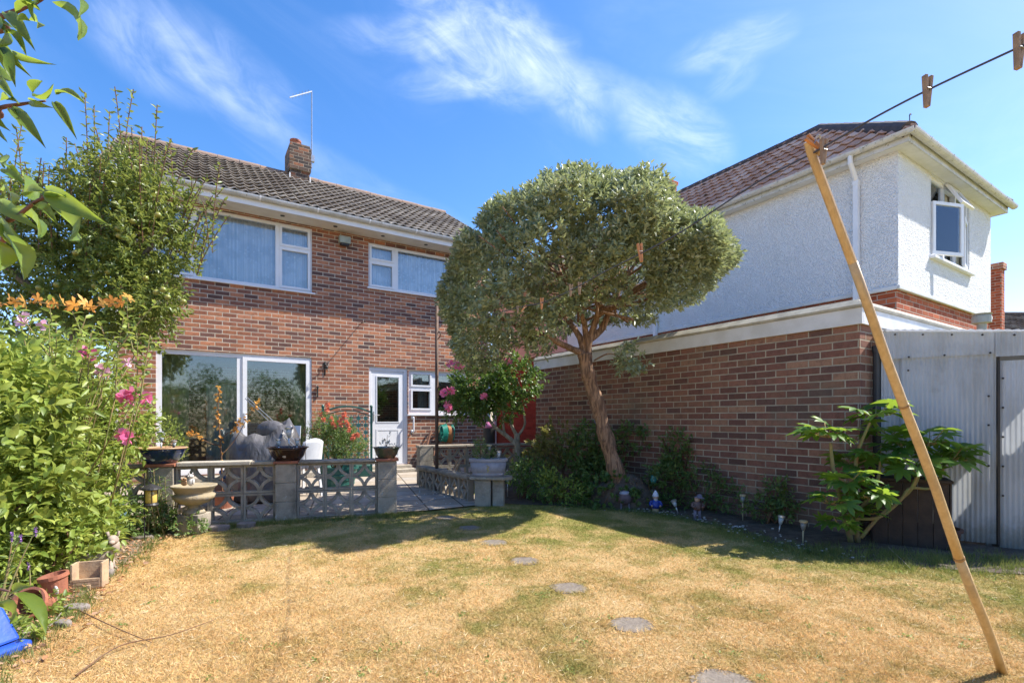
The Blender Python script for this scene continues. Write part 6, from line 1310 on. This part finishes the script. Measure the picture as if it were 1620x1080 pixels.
P, D = blob_leaves([(tuple(at(760, 612, 7.8)), (.48, .45, .40), 420), (tuple(at(812, 600, 7.8)), (.38, .4, .32), 240), (tuple(at(745, 640, 7.7)), (.36, .35, .22), 180), (tuple(at(800, 640, 7.8)), (.22, .3, .22), 80)], 10, .13, .3, .3)
leaf_obj('foliage', m_leaf_dark, Hs, P, D, RS.uniform(.04, .07, len(P)), RS.uniform(.024, .036, len(P)), 'leaf', .8)
P, D = flowers([at(*p) for p in [(712, 576, 7.3), (722, 578, 7.3), (728, 580, 7.3), (708, 618, 7.3), (702, 622, 7.3), (715, 618, 7.3), (708, 640, 7.3), (710, 646, 7.3), (766, 628, 7.25), (805, 572, 7.3), (770, 560, 7.3)]], .03, 7); [leaf_obj('flower', m_pink, Hs, P[i:i + 7], D[i:i + 7], .065, .055, 'petal', .6) for i in range(0, len(P), 7)]

# bed shrubs under the round tree, along the garage wall
for lab, blobs, mt, ll, lw, k_ in [
    ('yellowish green airy shrub left of the leaning trunk', [(tuple(at(885, 700, 7.3)), (.36, .3, .28), 120), (tuple(at(862, 716, 7.3)), (.25, .3, .18), 60)], m_leaf_yel, .05, .03, 'star'),
    ('green leafy shrub directly behind the leaning trunk', [(tuple(at(930, 710, 7.1)), (.34, .3, .36), 230), (tuple(at(945, 750, 6.9)), (.36, .3, .26), 170), (tuple(at(1000, 695, 7.0)), (.25, .25, .2), 70)], m_leaf_mid, .06, .034, 'leaf'),
    ('dark leafy plant behind the planter pier', [(tuple(at(830, 755, 6.9)), (.3, .25, .2), 150), (tuple(at(862, 770, 6.6)), (.22, .2, .16), 100), (tuple(at(845, 735, 7.6)), (.3, .25, .2), 100)], m_leaf_dark, .05, .022, 'leaf'),
    ('bright upright small plant in front of the bed left of trunk', [(tuple(at(875, 765, 6.5)), (.14, .14, .18), 70), (tuple(at(903, 778, 6.4)), (.14, .12, .11), 50)], m_leaf_shrub, .05, .022, 'leaf'),
    ('straggly shrub climbing the brick wall right of the trunk', [(tuple(at(1068, 715, 6.35)), (.12, .15, .28), 70), (tuple(at(1055, 755, 6.3)), (.24, .2, .22), 120), (tuple(at(1088, 705, 6.3)), (.08, .08, .14), 24)], m_leaf_mid, .055, .028, 'leaf'),
    ('dark twiggy shrub behind the purple statue', [(tuple(at(1115, 770, 6.0)), (.34, .22, .26), 200), (tuple(at(1150, 785, 5.8)), (.22, .2, .20), 110)], m_leaf_dark, .035, .018, 'leaf'),
    ('low seedling plants before bare brick between the stake lights', [(tuple(at(1222, 785, 5.25)), (.12, .12, .18), 44), (tuple(at(1205, 805, 5.3)), (.16, .12, .06), 40), (tuple(at(1245, 800, 5.1)), (.12, .1, .1), 24)], m_leaf_mid, .05, .024, 'leaf'),
    ('low green ground plants between trunk mound and stake lights', [(tuple(at(915, 795, 6.35)), (.34, .14, .07), 90), (tuple(at(1060, 800, 6.1)), (.3, .14, .08), 70)], m_leaf_dark, .035, .02, 'leaf')]:
    bush('bed_shrub', lab, blobs, mt, ll, lw, 6, .1, k_, stems=6, group='shrubs in the shaded garage bed', lo=.3)
# ivy covered mound at the trunk
mo = MB().ball((0, 0, 0), 1, 24, 12, (.42, .30, .40), jit=.12, seed=6); o = mo.build('soil_mound', m_soil, None, smooth=True); o.location = TB + Vector((.03, .02, .0)); tag(o, 'dusty root mound round the leaning tree trunk', 'mound')
o['kind'] = 'structure'; del o['category']
P, D = blob_leaves([((TB.x - .12, TB.y - .02, .08), (.38, .30, .34), 300)], 6, .05, .1, .8); k = P[:, 2] > 0; P, D = P[k], D[k]
plant('ivy', 'ivy and creeping leaves covering the mound at the trunk base', 'ivy', (TB.x - .1, TB.y - .2, 0), [([TB + Vector((-.3, -.2, 0)), TB + Vector((-.15, -.2, .25)), TB + Vector((0, -.13, .45))], .006, .003)], None, [(P, D, .038, .03, 'star', .6, m_leaf_dark, None)])
P, D = blob_leaves([((TB.x + .22, TB.y - .08, .22), (.22, .16, .2), 60)], 7, .06, .3, .5)
plant('dry_brush', 'greyish dry twiggy growth on right side of trunk mound', 'plant', (TB.x + .25, TB.y - .1, 0), [([TB + Vector((.22, -.12, .0)), TB + Vector((.2 + .05 * i, -.15, .2)), TB + Vector((.1 + .09 * i, -.15, .38))], .004, .002) for i in range(4)], None, [(P, D, .03, .008, 'diamond', .6, M_leaf('dry_grey_leaves', [(.16, .13, .11), (.24, .19, .16)]), None)])

# palmate-leaved shrub at right
fb = Vector((3.02, 4.45, 0)); d_ = 4.35
Fs_ = thing('palmate_shrub', 'glossy palmate leaved shrub with bare bent stems before corrugated shed', 'shrub', tuple(fb))
stm = MB()
heads = [(1308, 680, 4.3, .24), (1385, 648, 4.35, .26), (1342, 752, 4.15, .22), (1312, 785, 4.1, .18), (1395, 715, 4.3, .24), (1432, 700, 4.3, .20), (1470, 690, 4.2, .24), (1500, 722, 4.2, .25), (1452, 738, 4.1, .22), (1375, 775, 4.1, .20), (1345, 725, 4.5, .22), (1405, 680, 4.5, .22), (1520, 705, 4.25, .18), (1330, 820, 4.1, .17), (1365, 800, 4.2, .16)]
def S(*pp): return [at(*p) for p in pp]
limb(stm, [fb, at(1330, 790, 4.35), at(1318, 740, 4.3), at(1314, 700, 4.3)], .024, .012); limb(stm, [fb + Vector((.06, 0, 0)), at(1352, 780, 4.4), at(1356, 720, 4.4), at(1376, 668, 4.35)], .024, .011)
limb(stm, S((1348, 845, 4.3), (1345, 800, 4.3), (1342, 765, 4.15)), .02, .011); limb(stm, S((1350, 820, 4.35), (1385, 770, 4.3), (1393, 725, 4.3)), .018, .010)
limb(stm, S((1362, 850, 4.3), (1392, 815, 4.25), (1430, 785, 4.2), (1450, 760, 4.15), (1462, 720, 4.2), (1470, 700, 4.2)), .016, .011); limb(stm, S((1352, 820, 4.3), (1390, 818, 4.25), (1425, 790, 4.18), (1440, 772, 4.15), (1478, 770, 4.2), (1495, 730, 4.2)), .015, .010)
limb(stm, S((1440, 775, 4.15), (1450, 755, 4.1), (1452, 742, 4.1)), .012, .008)
P, D, L = [], [], []; r = np.random.RandomState(21)
for (px, py, Y, R_) in heads:
    c = at(px, py, Y) - Vector((0, 0, .06))
    for k in range(10):
        a = k * 2.4 + r.uniform(-.3, .3); el_ = r.uniform(.15, .8) if k < 5 else r.uniform(-.2, .3); pl = R_ * r.uniform(.35, .7)
        e = c + Vector((math.cos(a) * math.cos(el_), math.sin(a) * math.cos(el_), math.sin(el_) + .15)) * pl
        stm.tube([c, c.lerp(e, .5) + Vector((0, 0, -.01)), e], [.005, .004, .003], 5); P.append(tuple(e)); D.append((math.cos(a), math.sin(a), .1 + .3 * r.rand() - (.5 if k >= 5 else 0))); L.append(R_ * r.uniform(.52, .78))
stm.build('stem', m_stem_g, Fs_, world=True, smooth=True); L = np.array(L); leaf_obj('foliage', m_leaf_fats, Fs_, P, D, L, L, 'palmate', 1.6)
# snapdragons by trellis, orange-leaved shrub, misc patio plants
sp_ = at(534, 735, 7.9); sp_.z = .02
o = thing('green_planter', 'dark green ribbed planter tub holding the coral flowers', 'plant pot', tuple(sp_)); MB().lathe([(.24, 0), (.30, .30), (.32, .30), (.32, .34), (.29, .34), (.27, .28), (.01, .28)], 28).build('body', m_grn, o)
for k in range(3): MB().lathe([(.255 + k * .018, .06 + k * .075), (.262 + k * .018, .065 + k * .075), (.26 + k * .018, .075 + k * .075)], 28).build('band', m_grn, o)
cc = [(508, 655), (512, 664), (525, 662), (527, 670), (545, 660), (548, 668), (551, 672), (553, 680), (545, 655), (519, 640), (518, 648), (560, 690), (566, 688), (530, 675), (558, 694), (540, 672), (538, 665)]
bush('snapdragon', 'bushy snapdragon plant with coral red flower spikes before the trellis', [(tuple(at(528, 700, 7.8)), (.36, .3, .30), 320), (tuple(at(552, 712, 7.75)), (.26, .22, .2), 150), (tuple(at(515, 682, 7.8)), (.2, .2, .25), 120), (tuple(at(540, 682, 7.8)), (.2, .2, .22), 90)], m_leaf_mid, .045, .014, 10, .1, 'diamond', 10, extra=[fl([(a, b_, 7.55) for a, b_ in cc], .045, .04, m_coral, 7)], base=tuple(sp_ + Vector((0, 0, .28))), updir=.9, cat='plant')
ob_ = at(352, 740, 6.1); ob_.z = .02
sts = [([ob_, at(350, 720, 6.1), at(347, 680, 6.1), at(345, 640, 6.1), at(347, 612, 6.1)], .012, .003), ([at(350, 705, 6.1), at(330, 700, 6.0), at(312, 688, 6.0), at(300, 685, 6.0)], .006, .002), ([at(350, 720, 6.1), at(372, 695, 6.2), at(395, 655, 6.2), at(412, 633, 6.2)], .006, .002), ([at(348, 700, 6.1), at(360, 685, 6.15), at(375, 678, 6.15), at(382, 660, 6.1)], .005, .002)]
P, D = [], []; r = random.Random(8)
for j, (pts, *_ ) in enumerate(sts):
    q = smooth_path(pts, 8)
    for i in range(46 if j == 0 else 26): t = r.uniform(.15 if j == 0 else .35, 1) ** (.8); p = q[int(t * (len(q) - 1))]; P.append(tuple(p + Vector((r.gauss(0, .015), r.gauss(0, .015), r.gauss(0, .015))))); a = r.uniform(0, 6.28); D.append((math.cos(a), -.3, math.sin(a) * .7))
plant('orange_leaved_shrub', 'thin shrub with withered orange leaves standing behind patio wall', 'shrub', tuple(ob_), sts, None, [(np.array(P), np.array(D), .042, .034, 'leaf', .5, m_leaf_or, None)])
o = MB().lathe([(.10, 0), (.13, .16), (.145, .165), (.145, .19), (.12, .19), (.1, .14), (.01, .14)], 22).build('plant_pot', m_terra); o.location = ob_; tag(o, 'terracotta pot holding the orange leaved shrub behind pierced wall', 'plant pot')
bush('patio_shrub', 'light green fine leaved shrub left of patio door', [((-4.75, 6.7, .75), (.28, .3, .42), 300), ((-5.1, 6.6, .5), (.35, .3, .4), 160)], m_leaf_shrub, .03, .016, 9, .07, 'diamond', 6)
r = np.random.RandomState(33); P, D, st = leafy_shoots([tuple(at(240, 735, 5.6))], [(.9, 0, .35)], [.5], .035, 3)
# boundary behind left shrubs: timber fence and hedge outside the frame
Fn = thing('garden_fence', 'weathered timber panel fence along the left boundary behind the shrubs', 'fence', (-5.6, 1.5, 0), R(100))
for k in range(4):
    b_ = MB()
    for j in range(9): b_.box(k * 1.83 + .05, k * 1.83 + 1.78, -.012 + .01 * (j % 2), .0 + .01 * (j % 2), .05 + j * .17, .235 + j * .17 - .004)
    b_.build('panel', M_SOL.setdefault('fence', M_plain('weathered_fence', (.17, .12, .08), (.12, .09, .065), .9, 9, .003)), Fn)
    MB().box(k * 1.83 - .04, k * 1.83 + .045, -.05, .05, 0, 1.75).build('post', M_SOL['fence'], Fn)
r = np.random.RandomState(40)
def hedge(lab, x0, y0, x1, y1, h, n, kind='hedge', mat=m_leaf_dark):
    t = r.uniform(0, 1, n); P = np.stack([x0 + (x1 - x0) * t + r.normal(size=n) * .35, y0 + (y1 - y0) * t + r.normal(size=n) * .35, r.uniform(0.05, 1, n) ** .8 * h * (1 + .18 * np.sin(t * 17) + .1 * np.sin(t * 41))], 1)
    D = r.normal(size=(n, 3)) + np.array([0, 0, .3]); c = Vector((x0, y0, 0)); st = []
    for k in range(8): q_ = Vector((x0 + (x1 - x0) * (k + .5) / 8, y0 + (y1 - y0) * (k + .5) / 8, 0)); st.append(([q_, q_ + Vector((.05, 0, h * .4)), q_ + Vector((0, .1, h * .85))], .05, .02))
    return plant(kind, lab, 'hedge', tuple(c), st, None, [(P, D, .12, .075, 'diamond', .3, mat, None)])
hedge('tall dark hedge behind the viewer, mirrored in patio door', -4, -6.5, 7, -6.5, 3.0, 16000); hedge('overgrown hedge at right behind the viewer, mirrored in patio door', 7.2, -6.2, 12.5, 1.5, 3.0, 15000)
hedge('hedge behind the shrubs along the far left boundary', -8.8, 3.2, -8.2, 9.5, 2.2, 9000)
